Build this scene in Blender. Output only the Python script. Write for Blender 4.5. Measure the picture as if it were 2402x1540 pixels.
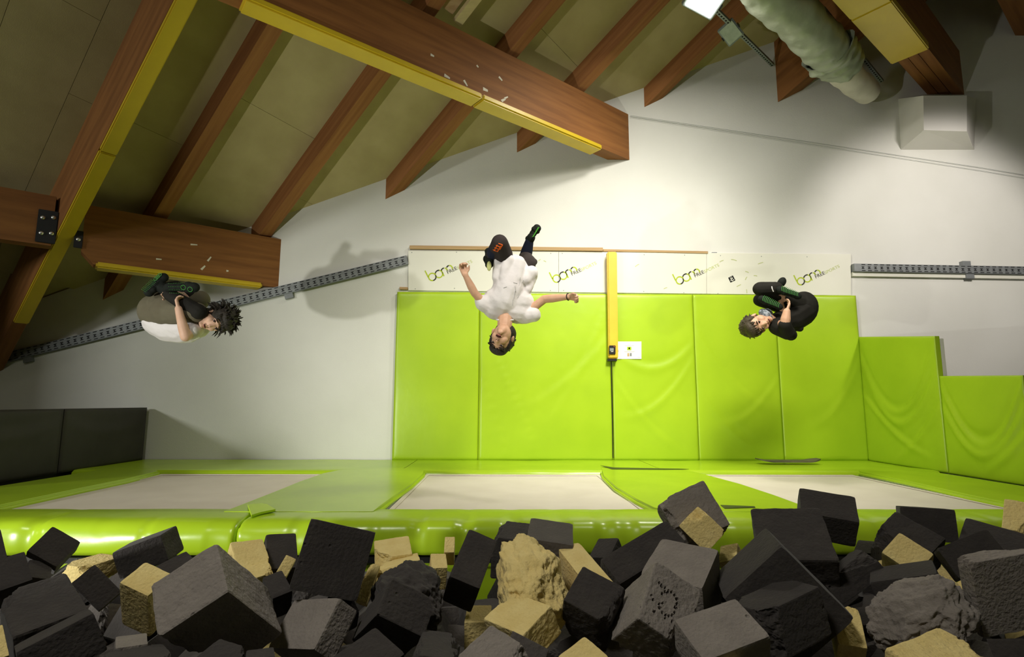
import bpy, bmesh, math, random
from mathutils import Vector, Matrix, noise, Euler

for o in list(bpy.data.objects):
    bpy.data.objects.remove(o)
scene = bpy.context.scene
COL = scene.collection

# ------------------------------------------------------------------ camera
F_PX, PITCH, YAW, ROLL, CAM_H = 1282.66, 0.13309, 0.0160, 0.0033065, 0.677
_cp, _sp, _cy, _sy = math.cos(PITCH), math.sin(PITCH), math.cos(YAW), math.sin(YAW)
FWD = Vector((_sy*_cp, _cy*_cp, _sp))
_r = Vector((_cy, -_sy, 0)); _u = _r.cross(FWD)
RGT = _r*math.cos(ROLL) + _u*math.sin(ROLL)
UPV = -_r*math.sin(ROLL) + _u*math.cos(ROLL)
CAM = Vector((0, 0, CAM_H))
cd = bpy.data.cameras.new('camera'); cam = bpy.data.objects.new('camera', cd); COL.objects.link(cam)
cd.sensor_width = 36.0; cd.lens = 36.0*F_PX/2402.0; cd.clip_start = 0.05; cd.clip_end = 100
cam.matrix_world = Matrix.Translation(CAM) @ Matrix((RGT, UPV, -FWD)).transposed().to_4x4()
scene.camera = cam

# ------------------------------------------------------------------ light
w = bpy.data.worlds.new('world'); scene.world = w; w.use_nodes = True
w.node_tree.nodes['Background'].inputs[0].default_value = (0.90, 0.80, 0.38, 1)
w.node_tree.nodes['Background'].inputs[1].default_value = 0.045
scene.view_settings.view_transform = 'Standard'; scene.view_settings.look = 'None'
scene.view_settings.gamma = 1.0; scene.view_settings.use_curve_mapping = False
scene.view_settings.exposure = 0.0

def lamp(name, kind, loc, target, power, color, size=0.3, size_y=None, spot=None):
    ld = bpy.data.lights.new(name, kind); ld.energy = power; ld.color = color
    if kind == 'AREA':
        ld.shape = 'RECTANGLE'; ld.size = size; ld.size_y = size_y or size
        if spot: ld.spread = math.radians(spot)
    else:
        ld.shadow_soft_size = size
    if kind == 'SPOT':
        ld.spot_size = math.radians(spot or 120); ld.spot_blend = 0.6
    o = bpy.data.objects.new(name, ld); COL.objects.link(o); o.location = loc
    d = Vector(target) - Vector(loc)
    o.rotation_euler = d.to_track_quat('-Z', 'Y').to_euler()
    return o
LAMPS = [
 # low flash lamp at the left rim of the pit (throws the jumpers' shadows up and right)
 ('flash_lamp', 'SPOT', (-3.75, 0.75, 0.25), (0.75, 6.5, 2.4), 390, (1.0, 0.99, 0.92), 0.05, None, 74),
 # daylight from the left, let in by an opening added to the unseen wall
 ('left_daylight', 'AREA', (-8.6, -1.2, 2.6), (-1.5, 6.0, 1.4), 175, (0.98, 1.0, 0.94), 0.7, 0.7, None),
 # hall lights: the lit one in view, two unseen fills for mats and foam, one washing the wall under the hood
 ('hall_light', 'AREA', (1.75, 4.75, 4.55), (1.9, 5.4, 0.0), 60, (1.0, 0.96, 0.86), 0.4, None, None),
 ('hall_fill', 'AREA', (1.9, 1.6, 4.9), (1.25, 6.0, 1.2), 66, (1.0, 0.95, 0.84), 1.2, None, 66),  # unseen soft lamp, sized to light the mats without sharp shadows
 ('hall_fill', 'AREA', (-2.2, -0.8, 4.9), (-0.2, 2.2, 0.0), 58, (1.0, 0.96, 0.88), 0.8, None, 120),  # unseen fill added to brighten the foam
 ('wall_flood', 'SPOT', (5.3, 3.9, 3.5), (5.4, 6.6, 2.5), 260, (1.0, 0.93, 0.86), 0.15, None, 78),
]
for l in LAMPS: lamp(*l)

# ------------------------------------------------------------------ helpers
WY = 6.594                       # the back wall
def ray(u, v): return FWD + RGT*((u-1201)/F_PX) - UPV*((v-770)/F_PX)
def at_y(u, v, Y=WY):
    d = ray(u, v); return CAM + d*(Y/d.y)
def at_z(u, v, z=0.0):
    d = ray(u, v); return CAM + d*((z-CAM_H)/d.z)
RN = Vector((.318, -.4695, -.8237)).normalized()        # roof normal, into the hall
RP = Vector((0, WY, 3.345+CAM_H))
_ph2 = .639837
RD = Vector((math.cos(_ph2), -math.sin(_ph2), .649948)).normalized()   # up the slope, towards the viewer
RS = RN.cross(-RD).normalized()                         # across the slope, to the right
_ph = .914838
BD = Vector((-math.sin(_ph), -math.cos(_ph), 0))        # purlin beams, leaving the wall
BN = Vector((math.cos(_ph), -math.sin(_ph), 0))         # their face towards the viewer
def at_roof(u, v, d=0.0):
    q = ray(u, v); return CAM + q*(((RP+RN*d-CAM).dot(RN))/q.dot(RN))

def mesh_from(verts, faces, name='m'):
    me = bpy.data.meshes.new(name); me.from_pydata([tuple(v) for v in verts], [], faces); me.update(); return me
def link(name, me, mat=None, parent=None, smooth=False):
    o = bpy.data.objects.new(name, me); COL.objects.link(o)
    if mat is not None and len(me.materials) == 0: me.materials.append(mat)
    if parent is not None: o.parent = parent
    if smooth:
        for p in me.polygons: p.use_smooth = True
    return o
def tag(o, label, cat, group=None):
    o['label'] = label; o['category'] = cat
    if group: o['group'] = group
    return o
def struct(o): o['kind'] = 'structure'; return o
def empty(name, loc, label=None, cat=None, group=None, rot=None):
    o = bpy.data.objects.new(name, None); COL.objects.link(o); o.empty_display_size = 0.1
    o.location = loc
    if rot is not None: o.rotation_euler = rot
    if label: tag(o, label, cat, group)
    return o
def frame(x, y, z, loc):
    return Matrix.Translation(loc) @ Matrix((x, y, z)).transposed().to_4x4()

LOCAL = set()                    # things whose parts are written in the thing's own axes
class MB:
    """collects shapes; build() links them as one mesh"""
    def __init__(s): s.v = []; s.f = []
    def add(s, verts, faces):
        n = len(s.v); s.v += [Vector(p) for p in verts]; s.f += [tuple(i+n for i in q) for q in faces]; return s
    def box(s, a, b, m=None):
        (x0, y0, z0), (x1, y1, z1) = a, b
        vs = [Vector(p) for p in ((x0,y0,z0),(x1,y0,z0),(x1,y1,z0),(x0,y1,z0),(x0,y0,z1),(x1,y0,z1),(x1,y1,z1),(x0,y1,z1))]
        if m is not None: vs = [m @ p for p in vs]
        return s.add(vs, [(0,3,2,1),(4,5,6,7),(0,1,5,4),(1,2,6,5),(2,3,7,6),(3,0,4,7)])
    def prism(s, poly, d):
        """polygon (3D points) extruded by vector d"""
        n = len(poly); d = Vector(d)
        vs = [Vector(p) for p in poly] + [Vector(p)+d for p in poly]
        return s.add(vs, [tuple(range(n)), tuple(range(2*n-1, n-1, -1))] + [(i, i+n, (i+1) % n+n, (i+1) % n) for i in range(n)])
    def tube(s, pts, rad, seg=8, caps=True):
        pts = [Vector(p) for p in pts]; n = len(pts)
        rad = rad if isinstance(rad, (list, tuple)) else [rad]*n
        vs = []; ref = None
        for i, p in enumerate(pts):
            t = (pts[min(i+1, n-1)]-pts[max(i-1, 0)]).normalized()
            if ref is None: ref = t.orthogonal().normalized()
            ref = (ref - t*ref.dot(t)).normalized(); b = t.cross(ref)
            for k in range(seg):
                a = 2*math.pi*k/seg; vs.append(p + (ref*math.cos(a)+b*math.sin(a))*rad[i])
        fs = [(i*seg+k, i*seg+(k+1) % seg, (i+1)*seg+(k+1) % seg, (i+1)*seg+k) for i in range(n-1) for k in range(seg)]
        if caps: fs += [tuple(range(seg-1, -1, -1)), tuple(range((n-1)*seg, n*seg))]
        return s.add(vs, fs)
    def ball(s, c, r, m=None, seg=12, rings=8):
        c = Vector(c); r = Vector(r) if not isinstance(r, (int, float)) else Vector((r, r, r))
        vs = []; fs = []
        for i in range(rings+1):
            th = math.pi*i/rings
            for k in range(seg):
                a = 2*math.pi*k/seg
                p = Vector((math.sin(th)*math.cos(a)*r.x, math.sin(th)*math.sin(a)*r.y, math.cos(th)*r.z))
                vs.append(c + (m @ p if m is not None else p))
        for i in range(rings):
            for k in range(seg): fs.append((i*seg+k, (i+1)*seg+k, (i+1)*seg+(k+1) % seg, i*seg+(k+1) % seg))
        return s.add(vs, fs)
    def capsule(s, a, b, ra, rb, seg=12):
        a = Vector(a); b = Vector(b); d = b-a; L = max(d.length, 1e-5); t = d/L
        pts = []; rr = []
        for k in range(0, 4): th = math.pi/2*(k/3.999); pts.append(a - t*ra*math.cos(th)); rr.append(max(ra*math.sin(th), 1e-4))
        pts.append(a); rr.append(ra); pts.append(b); rr.append(rb)
        for k in range(1, 5): th = math.pi/2*(k/4.001); pts.append(b + t*rb*math.sin(th)); rr.append(max(rb*math.cos(th), 1e-4))
        return s.tube(pts, rr, seg)
    def mesh(s, name='m', origin=None):
        o = Vector(origin) if origin is not None else Vector((0, 0, 0))
        me = mesh_from([p-o for p in s.v], s.f, name)
        bm = bmesh.new(); bm.from_mesh(me); bmesh.ops.remove_doubles(bm, verts=bm.verts, dist=1e-6)
        bmesh.ops.recalc_face_normals(bm, faces=bm.faces); bm.to_mesh(me); bm.free(); return me
    def build(s, name, mat, parent=None, origin=None, smooth=False, bevel=0, seg=2):
        if parent is not None and origin is None:
            rt = parent
            while rt.parent is not None: rt = rt.parent
            origin = Vector((0, 0, 0)) if rt.name in LOCAL else rt.location.copy()
        me = s.mesh(name, origin)
        if bevel:
            bm = bmesh.new(); bm.from_mesh(me)
            es = [e for e in bm.edges if len(e.link_faces) == 2 and e.calc_face_angle(0) > 0.5]
            bmesh.ops.bevel(bm, geom=es, offset=bevel, segments=seg, affect='EDGES', clamp_overlap=True); bm.to_mesh(me); bm.free()
        o = link(name, me, mat, parent, smooth)
        if parent is None and origin is not None: o.location = origin
        return o

# ------------------------------------------------------------------ materials
def mat(name, col, rough=0.6, spec=0.5, col2=None, scale=8.0, stretch=(1, 1, 1), bump=0.0, bscale=60.0, detail=4.0, ramp=(0.35, 0.65), metal=0.0, coat=0.0, bdist=0.01, emis=None, sheen=0.0):
    m = bpy.data.materials.new(name); m.use_nodes = True; nt = m.node_tree; N = nt.nodes; L = nt.links
    b = N['Principled BSDF']; b.inputs['Base Color'].default_value = (*col, 1); b.inputs['Roughness'].default_value = rough
    b.inputs['Specular IOR Level'].default_value = spec; b.inputs['Metallic'].default_value = metal
    b.inputs['Coat Weight'].default_value = coat; b.inputs['Sheen Weight'].default_value = sheen
    if emis:
        b.inputs['Emission Color'].default_value = (*col, 1); b.inputs['Emission Strength'].default_value = emis
    tc = N.new('ShaderNodeTexCoord'); mp = N.new('ShaderNodeMapping'); mp.inputs['Scale'].default_value = stretch
    L.new(tc.outputs['Object'], mp.inputs['Vector'])
    if col2 is not None:
        n = N.new('ShaderNodeTexNoise'); n.inputs['Scale'].default_value = scale; n.inputs['Detail'].default_value = detail
        r = N.new('ShaderNodeValToRGB'); r.color_ramp.elements[0].position = ramp[0]; r.color_ramp.elements[1].position = ramp[1]
        r.color_ramp.elements[0].color = (*col, 1); r.color_ramp.elements[1].color = (*col2, 1)
        L.new(mp.outputs[0], n.inputs['Vector']); L.new(n.outputs['Fac'], r.inputs[0]); L.new(r.outputs[0], b.inputs['Base Color'])
    if bump:
        n = N.new('ShaderNodeTexNoise'); n.inputs['Scale'].default_value = bscale; n.inputs['Detail'].default_value = 5
        bp = N.new('ShaderNodeBump'); bp.inputs['Strength'].default_value = bump; bp.inputs['Distance'].default_value = bdist
        L.new(mp.outputs[0], n.inputs['Vector']); L.new(n.outputs['Fac'], bp.inputs['Height']); L.new(bp.outputs[0], b.inputs['Normal'])
    return m
M = dict(
    wall=mat('white_plaster', (.74, .735, .69), .85, .2, (.69, .685, .635), 1.1, bump=.25, bscale=90, bdist=.004),
    roof=mat('fibre_board', (.46, .385, .20), .9, .1, (.40, .33, .165), 2.4, bump=.3, bscale=150, bdist=.003),
    timber=mat('stained_timber', (.29, .122, .036), .62, .25, (.20, .08, .024), 3.2, (.35, 5, 5), bump=.2, bscale=40, bdist=.003),
    timber2=mat('rafter_timber', (.33, .145, .05), .7, .2, (.24, .098, .034), 3.0, (.3, 6, 6), bump=.2, bscale=40, bdist=.003),
    raw=mat('raw_lumber', (.52, .37, .20), .75, .2, (.42, .27, .13), 3, (.4, 8, 8)),
    pale=mat('pale_pine', (.60, .50, .24), .75, .2, (.50, .41, .2), 3, (.4, 6, 6)),
    yellow=mat('yellow_vinyl', (.66, .47, .022), .38, .5, (.60, .42, .018), 3, bump=.12, bscale=14, bdist=.01),
    pole=mat('yellow_cover', (.78, .50, .03), .45, .4, (.72, .45, .025), 5),
    green=mat('green_vinyl', (.40, .585, .02), .33, .45, (.36, .54, .017), 2.2, bump=.10, bscale=7, bdist=.02),
    greenpad=mat('green_pad_vinyl', (.40, .585, .02), .27, .5, (.36, .54, .017), 2.2, bump=.10, bscale=6, bdist=.015),
    greenflap=mat('green_flap_vinyl', (.50, .72, .02), .35, .4, (.46, .68, .02), 4),
    darkpad=mat('charcoal_vinyl', (.045, .042, .034), .55, .3, (.036, .033, .027), 3, bump=.1, bscale=8, bdist=.02),
    bed=mat('white_bed_mesh', (.75, .685, .60), .75, .2, (.70, .635, .55), 3, bump=.2, bscale=400, bdist=.002),
    board=mat('white_board', (.76, .75, .66), .55, .3, (.72, .71, .62), 1.5),
    tray=mat('galvanised_steel', (.23, .245, .25), .5, .4, (.19, .20, .205), 12, metal=.15),
    slot=mat('slot_shadow', (.02, .02, .02), .9, .1),
    steel=mat('black_steel', (.012, .012, .014), .5, .4),
    bolt=mat('zinc_bolt', (.6, .6, .58), .35, .5, metal=.9),
    black=mat('black_plastic', (.012, .012, .012), .4, .4),
    paper=mat('white_paper', (.82, .80, .80), .8, .2),
    ink=mat('grey_ink', (.42, .41, .41), .8, .1),
    logo_g=mat('logo_green', (.42, .52, .03), .6, .2),
    logo_gl=mat('logo_pale_green', (.52, .58, .22), .6, .2),
    logo_k=mat('logo_black', (.03, .03, .02), .6, .2),
    scuff=mat('green_scuff', (.50, .54, .26), .8, .1),
    chip=mat('scraped_paint', (.72, .68, .55), .8, .1),
    lens=mat('lit_led_panel', (1, .98, .92), .5, .2, emis=14.0),
    glass=mat('lamp_glass', (.46, .52, .44), .25, .5, (.38, .44, .36), 20),
    housing=mat('lamp_housing', (.22, .25, .24), .5, .4),
    duct=mat('foil_duct', (.38, .41, .33), .45, .5, (.30, .33, .26), 5, bump=.45, bscale=9, bdist=.02, metal=.15),
    ductend=mat('white_duct_sleeve', (.68, .64, .58), .7, .3, (.6, .56, .5), 5, bump=.2, bscale=9, bdist=.02),
    hood=mat('white_hood', (.72, .70, .66), .7, .3, (.69, .67, .63), 2),
    pit=mat('pit_lining', (.05, .06, .02), .9, .1),
    skin=mat('skin', (.60, .36, .235), .55, .35, (.56, .32, .205), 30),
    skin2=mat('pale_skin', (.66, .42, .30), .55, .35, (.62, .38, .26), 30),
    hair=mat('dark_hair', (.020, .016, .012), .55, .3, (.035, .028, .02), 60, (1, 1, 1), bump=.6, bscale=110, bdist=.01),
    hair2=mat('brown_hair', (.038, .029, .016), .55, .3, (.06, .046, .025), 60, bump=.6, bscale=110, bdist=.01),
    tee=mat('white_cotton', (.70, .665, .66), .85, .2, (.66, .62, .615), 6, bump=.35, bscale=22, bdist=.012, sheen=.1),
    teeshade=mat('shaded_white_cotton', (.27, .25, .15), .9, .1, (.23, .21, .125), 6, bump=.3, bscale=22, bdist=.012),  # white shirt cotton with shade mixed into its colour
    khaki=mat('olive_trousers', (.135, .122, .082), .9, .1, (.115, .10, .066), 6, bump=.35, bscale=20, bdist=.012),
    trousers=mat('charcoal_trousers', (.045, .036, .034), .9, .15, (.035, .028, .027), 6, bump=.3, bscale=20, bdist=.012),
    navy=mat('navy_sock', (.016, .019, .036), .9, .1, (.022, .026, .048), 10),
    blackcloth=mat('black_cloth', (.013, .012, .010), .85, .15, (.018, .017, .014), 8, bump=.3, bscale=20, bdist=.012),
    sock=mat('black_grip_sock', (.010, .012, .010), .85, .15, (.014, .017, .014), 20),
    gripgreen=mat('green_grip_print', (.055, .20, .045), .7, .2),
    gripbright=mat('bright_green_print', (.10, .45, .05), .7, .2),
    orange=mat('orange_print', (.70, .13, .02), .7, .2),
    insole=mat('pale_lime_sole', (.60, .62, .25), .7, .2),
    gaiter=mat('grey_pattern_scarf', (.12, .14, .16), .9, .1, (.35, .38, .42), 45, ramp=(.45, .55)),
    eyewhite=mat('eye', (.35, .27, .22), .4, .4),
    dark=mat('dark_feature', (.022, .012, .010), .6, .3),
    lip=mat('lip', (.35, .13, .10), .5, .3),
    mouth=mat('open_mouth', (.06, .015, .012), .6, .2),
    deck=mat('skate_deck', (.07, .06, .045), .6, .3, (.12, .1, .07), 6),
)
def foam_mat(name, c, c2, bump):
    m = mat(name, c, .95, .05, c2, 14, bump=bump, bscale=95, bdist=.009, sheen=.1)
    nt = m.node_tree; N = nt.nodes; L = nt.links
    v = N.new('ShaderNodeTexVoronoi'); v.inputs['Scale'].default_value = 26; v.feature = 'F1'
    tc = [n for n in N if n.type == 'TEX_COORD'][0]; L.new(tc.outputs['Object'], v.inputs['Vector'])
    r = N.new('ShaderNodeMapRange'); r.inputs[1].default_value = .0; r.inputs[2].default_value = .16; L.new(v.outputs['Distance'], r.inputs[0])
    n2 = N.new('ShaderNodeTexNoise'); n2.inputs['Scale'].default_value = 7; L.new(tc.outputs['Object'], n2.inputs['Vector'])
    r2 = N.new('ShaderNodeMapRange'); r2.inputs[1].default_value = .52; r2.inputs[2].default_value = .62; L.new(n2.outputs['Fac'], r2.inputs[0])
    mx = N.new('ShaderNodeMath'); mx.operation = 'SUBTRACT'; mx.inputs[0].default_value = 1; L.new(r.outputs[0], mx.inputs[1])
    m2 = N.new('ShaderNodeMath'); m2.operation = 'MULTIPLY'; L.new(mx.outputs[0], m2.inputs[0]); L.new(r2.outputs[0], m2.inputs[1])
    bp = [n for n in N if n.type == 'BUMP'][0]
    b2 = N.new('ShaderNodeBump'); b2.inputs['Strength'].default_value = .9; b2.inputs['Distance'].default_value = .008; b2.invert = True
    L.new(m2.outputs[0], b2.inputs['Height']); L.new(bp.outputs[0], b2.inputs['Normal']); L.new(b2.outputs[0], N['Principled BSDF'].inputs['Normal'])
    return m
FM = dict(k=foam_mat('charcoal_foam', (.046, .041, .039), (.056, .050, .046), .45),
          d=foam_mat('dark_grey_foam', (.095, .085, .079), (.11, .098, .09), .45),
          g=foam_mat('grey_foam', (.225, .20, .178), (.26, .232, .205), .65),
          y=foam_mat('yellow_foam', (.78, .63, .27), (.72, .56, .22), .65))

# ------------------------------------------------------------------ the hall
def roof_z(x, y): return RP.z + (-(RN.x*x + RN.y*(y-WY)))/RN.z
mb = MB()
xs = [-9.5, -3, 3, 9.5]
poly = [Vector((x, WY, roof_z(x, WY)+.03)) for x in xs]
mb.prism([Vector((-9.5, WY, -1.6)), Vector((9.5, WY, -1.6))] + poly[::-1], (0, .25, 0))
struct(mb.build('wall_back', M['wall']))
# left wall with an opening added to shape the daylight, right wall, rear wall: outside the picture
def side_wall(name, x, holes, t):
    mb = MB(); y0, y1 = -6.0, WY
    ys = sorted({y0, y1, *[h[0] for h in holes], *[h[1] for h in holes]})
    for a, b in zip(ys, ys[1:]):
        hz = [h for h in holes if h[0] <= a and b <= h[1]]
        za, zb = roof_z(x, a), roof_z(x, b)
        if not hz: mb.prism([(x, a, -1.6), (x, b, -1.6), (x, b, zb), (x, a, za)], (t, 0, 0))
        else:
            h = hz[0]
            mb.prism([(x, a, -1.6), (x, b, -1.6), (x, b, h[2]), (x, a, h[2])], (t, 0, 0))
            mb.prism([(x, a, h[3]), (x, b, h[3]), (x, b, zb), (x, a, za)], (t, 0, 0))
    return struct(mb.build(name, M['wall']))
side_wall('wall_left', -7.2, [(-0.48, 1.85, .55, 4.3)], -.25)
side_wall('wall_right', 9.2, [], .25)
mb = MB(); mb.prism([(-7.2, -6, -1.6), (9.2, -6, -1.6), (9.2, -6, roof_z(9.2, -6)), (-7.2, -6, roof_z(-7.2, -6))], (0, -.25, 0))
struct(mb.build('wall_rear', M['wall']))
mb = MB(); mb.box((-7.4, -6.2, -1.75), (9.4, 6.8, -1.6)); struct(mb.build('floor', M['pit']))

# ceiling: board panels between the rafters, over a backing sheet
RM = frame(RD, RS, -RN, RP)                  # local x up-slope, y across, z out of the hall
def roofpt(a, l, d): return RM @ Vector((a, l, -d))
base_l = (RP-Vector((0, 0, 0))).dot(RS)
CAML = CAM.dot(RS)
def lat(l): return l + CAML - RP.dot(RS)     # lateral measured from the camera -> roof frame
mb = MB(); mb.box((-9, -9, .05), (18, 14, .12), None)
ceil = struct(link('ceiling', mb.mesh('ceiling'), M['roof'])); ceil.matrix_world = RM
RAFT = [.35, 1.355, 2.405, 3.40, 4.40, 5.40, 6.47, 7.5, 8.5]
edges = [-3.2, -2.2, -1.2, -.2] + RAFT + [9.5]
pm = {}
for i, (a, b) in enumerate(zip(edges, edges[1:])):
    wdt = b-a
    for j in range(6):
        x0 = -4.6 + 2.5*j + (.8 if i % 2 else 0)
        p = MB(); p.box((0, .0015, .0), (2.497, wdt-.0015, .05))
        key = round(wdt, 3)
        if key not in pm: pm[key] = p.mesh('ceiling_panel')
        o = link('ceiling_panel', pm[key], M['roof'], ceil); o.location = (x0, lat(a), 0)

# rafters stand plumb: local x up-slope, y horizontal to the right, z up in the rafter's vertical plane
PU = (Vector((0, 0, 1)) - RD*RD.z).normalized(); PY = PU.cross(RD).normalized()
PK = 1.0/(-PU.dot(RN))
def plumb(l, a0): return frame(RD, PY, PU, roofpt(a0, lat(l), 0))
def rafter(l, width, depth, a0, a1, name, label, m, parent=None):
    e = MB(); e.box((0, 0, -depth*PK), (a1-a0, width, .12))
    o = link(name, e.mesh(name), m, None)
    o.matrix_world = plumb(l, a0); tag(o, label, 'rafter', 'roof rafters'); return o
# where a lateral line meets the back wall (up-slope distance)
def a_at_wall(l, d=0.0):
    p0 = roofpt(0, lat(l), d); return (WY - p0.y)/RD.y
RL = ['reddish timber rafter running over the short yellow-edged beam and down beside it',
      'reddish timber rafter ending against the wall above the end of the short beam',
      'reddish timber rafter ending between the two long yellow-edged beams',
      'reddish timber rafter whose stub end shows below the long yellow-edged beam',
      'reddish timber rafter ending in the wall below the unlit square floodlight']
for k, l in enumerate(RAFT[1:6]):
    rafter(l-.03, .14, .22, a_at_wall(l)-.4, 13, 'roof_rafter', RL[k], M['timber2'])
rafter(7.5, .14, .22, a_at_wall(7.5)-.4, 13, 'roof_rafter', 'dark timber rafter beyond the right-hand yellow-padded beam', M['timber2'])

# principal rafters
def principal(l, width, depth, label):
    a0 = a_at_wall(l)-.7
    r = empty('principal_rafter', (0, 0, 0), label, 'beam'); LOCAL.add(r.name)
    r.matrix_world = plumb(l, a0)
    e = MB(); e.box((0, 0, -depth*PK), (12-a0, width, .10)); e.build('timber', M['timber'], r)
    return r, a0
prA, aA = principal(.535, .13, .60, 'deep brown sloping roof beam with a long yellow pad along its underside')
pw = at_roof(54, 762, .64); x = (prA.matrix_world.inverted() @ pw).x
for k in range(4):
    e = MB(); L0 = x + 2.55*k; e.box((L0+.004, .0, -.60*PK-.045), (L0+2.546, .13, -.60*PK-.001)); e.build('yellow_pad', M['yellow'], prA, bevel=.01)
prB, aB = principal(6.43, .2, .70, 'deep brown roof beam ending in the wall beside the silver duct')

# horizontal beams (purlins): local x along BD, y = BN towards the viewer, face plane y=0
def pbox(e, x0, x1, y0, y1, z0, z1): e.box((x0, -y1, z0), (x1, -y0, z1)); return e
def purlin(name, face_pt, label):
    r = empty(name, (0, 0, 0), label, 'beam'); LOCAL.add(r.name)
    r.matrix_world = frame(BD, BN, Vector((0, 0, 1)), Vector((face_pt.x, face_pt.y, 0)))
    return r
def tface(r, u, v):
    """distance along a purlin's face plane of a pixel, and height"""
    q = ray(u, v); o = r.matrix_world.translation
    p = CAM + q*(((o-CAM).dot(BN))/q.dot(BN)); l = r.matrix_world.inverted() @ p; return l.x, l.z
def chips(r, pts, parent):
    for (u, v, du, dv, wd) in pts:
        a = tface(r, u, v); b = tface(r, u+du, v+dv)
        d = Vector((b[0]-a[0], 0, b[1]-a[1])); n = Vector((-d.z, 0, d.x)).normalized()*wd
        e = MB(); P = Vector((a[0], .003, a[1])); Q = P+d
        e.prism([P-n, Q-n*.6, Q+n*.7, P+n], (0, -.004, 0)); e.build('paint_chip', M['chip'], parent)
# long beam
fb = at_y(1475, 320); bB = purlin('long_roof_beam', fb, 'long brown timber beam with yellow padded lower edge and white scrapes, ending in the wall')
zt, zb = at_y(1475, 268).z, at_y(1475, 375).z
e = pbox(MB(), -.2, 8.5, 0, .17, zb, zt); tb = e.build('timber', M['timber'], bB)
t0 = tface(bB, 1410, 350)[0]; t1 = tface(bB, 572, 4)[0]
tm = tface(bB, 1130, 235)[0]
for a, b in ((t0, tm-.004), (tm+.004, t1)):
    e = pbox(MB(), a, b, -.022, .18, zb-.03, zb+.035); e.build('yellow_pad', M['yellow'], bB, bevel=.015)
chips(bB, [(1010,128,8,4,.012),(1042,176,13,8,.016),(1088,188,8,14,.012),(1133,208,11,5,.018),(1170,180,8,9,.012),(1176,237,9,-5,.014),(1183,231,8,-4,.01),(1118,153,4,5,.01),(1148,233,8,3,.01)], bB)
# short beam
fd = at_y(656, 620); bD = purlin('short_roof_beam', fd, 'short brown timber beam with yellow padded lower edge, above the boy with spiky hair')
zt, zb = at_y(657, 561).z, at_y(653, 674).z
tl = tface(bD, 150, 560)[0]; tc = tface(bD, 218, 628)[0]; tcc, zc = tface(bD, 190, 588)
e = MB(); e.prism([(-.2, 0, zb), (tc, 0, zb), (tcc, 0, zc), (tcc, 0, zt), (-.2, 0, zt)], (0, -.17, 0)); e.build('timber', M['timber'], bD)
t0 = tface(bD, 614, 678)[0]
e = pbox(MB(), t0, tc-.02, -.022, .18, zb-.03, zb+.03); e.build('yellow_pad', M['yellow'], bD, bevel=.015)
chips(bD, [(447,573,16,1,.009),(487,612,8,-10,.010),(472,632,9,-9,.012),(366,607,13,1,.009),(531,635,5,0,.012)], bD)
# its continuation beyond the sloping beam, with the steel plates
ta = tface(bD, 128, 500)[0]
bE = purlin('side_roof_beam', fd, 'brown timber beam bolted to the far side of the sloping yellow-padded beam')
za, zb2 = tface(bD, 60, 448)[1], tface(bD, 60, 568)[1]
e = pbox(MB(), ta, ta+5, 0, .17, zb2, za); e.build('timber', M['timber'], bE)
def plate(parent, u0, v0, u1, v1, bolts):
    a = tface(bD, u0, v0); b = tface(bD, u1, v1)
    e = MB(); e.box((min(a[0], b[0]), .002, min(a[1], b[1])), (max(a[0], b[0]), .014, max(a[1], b[1]))); p = e.build('steel_plate', M['steel'], parent, bevel=.004)
    for (u, v) in bolts:
        c = tface(bD, u, v); e = MB(); e.ball((c[0], .016, c[1]), (.021, .014, .021), seg=10, rings=6); e.build('bolt', M['bolt'], p, smooth=True)
plate(bE, 91, 490, 129, 573, [(101, 511), (126, 511), (97, 547), (121, 548)])
plate(bD, 176, 540, 192, 583, [(184, 562)])
# right beam, two timbers side by side
fc = at_y(2262, 222); bC = purlin('double_roof_beam', fc, 'brown doubled timber beam with wide yellow pad beneath, above the white wall hood')
zb = fc.z; wC = .30
for y0, y1, st in ((0, .10, 0), (.106, .20, .28), (.206, wC, .12)):
    e = pbox(MB(), st-.12, 8, y0, y1, zb, zb+.62); e.build('timber', M['timber'], bC)
q = ray(2100, 148); p = CAM + q*((zb-.04-CAM_H)/q.z); tp = (bC.matrix_world.inverted() @ p).x
for k in range(3):
    e = pbox(MB(), tp+1.2*k+.003, tp+1.2*k+1.197, -.02, wC+.05, zb-.045, zb+.05); e.build('yellow_pad', M['yellow'], bC, bevel=.012)
bF = purlin('far_roof_beam', at_y(2462, 90), 'dark brown timber beam past the doubled beam, ending high on the wall')
zb = at_y(2440, 84).z; pbox(MB(), -.1, 7, 0, .28, zb, zb+.6).build('timber', M['timber'], bF)
# pale batten over the long beam
pb = at_roof(1062, 44, .16); pe = at_roof(1103, -8, .16); d = (pe-pb).normalized()
b1 = empty('pale_batten', pb, 'pale yellow timber batten leaning on the roof above the long beam', 'batten')
e = MB(); m4 = frame(RD, RS, -RN, pb); e.box((0, 0, -.06), (3.5, .09, .0), m4); e.build('timber', M['pale'], b1)
m4 = frame(RD, RS, -RN, pb + RS*-.26); e = MB(); e.box((.02, 0, .02), (3.2, .24, .06), m4); e.build('side_board', M['raw'], b1)

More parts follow.
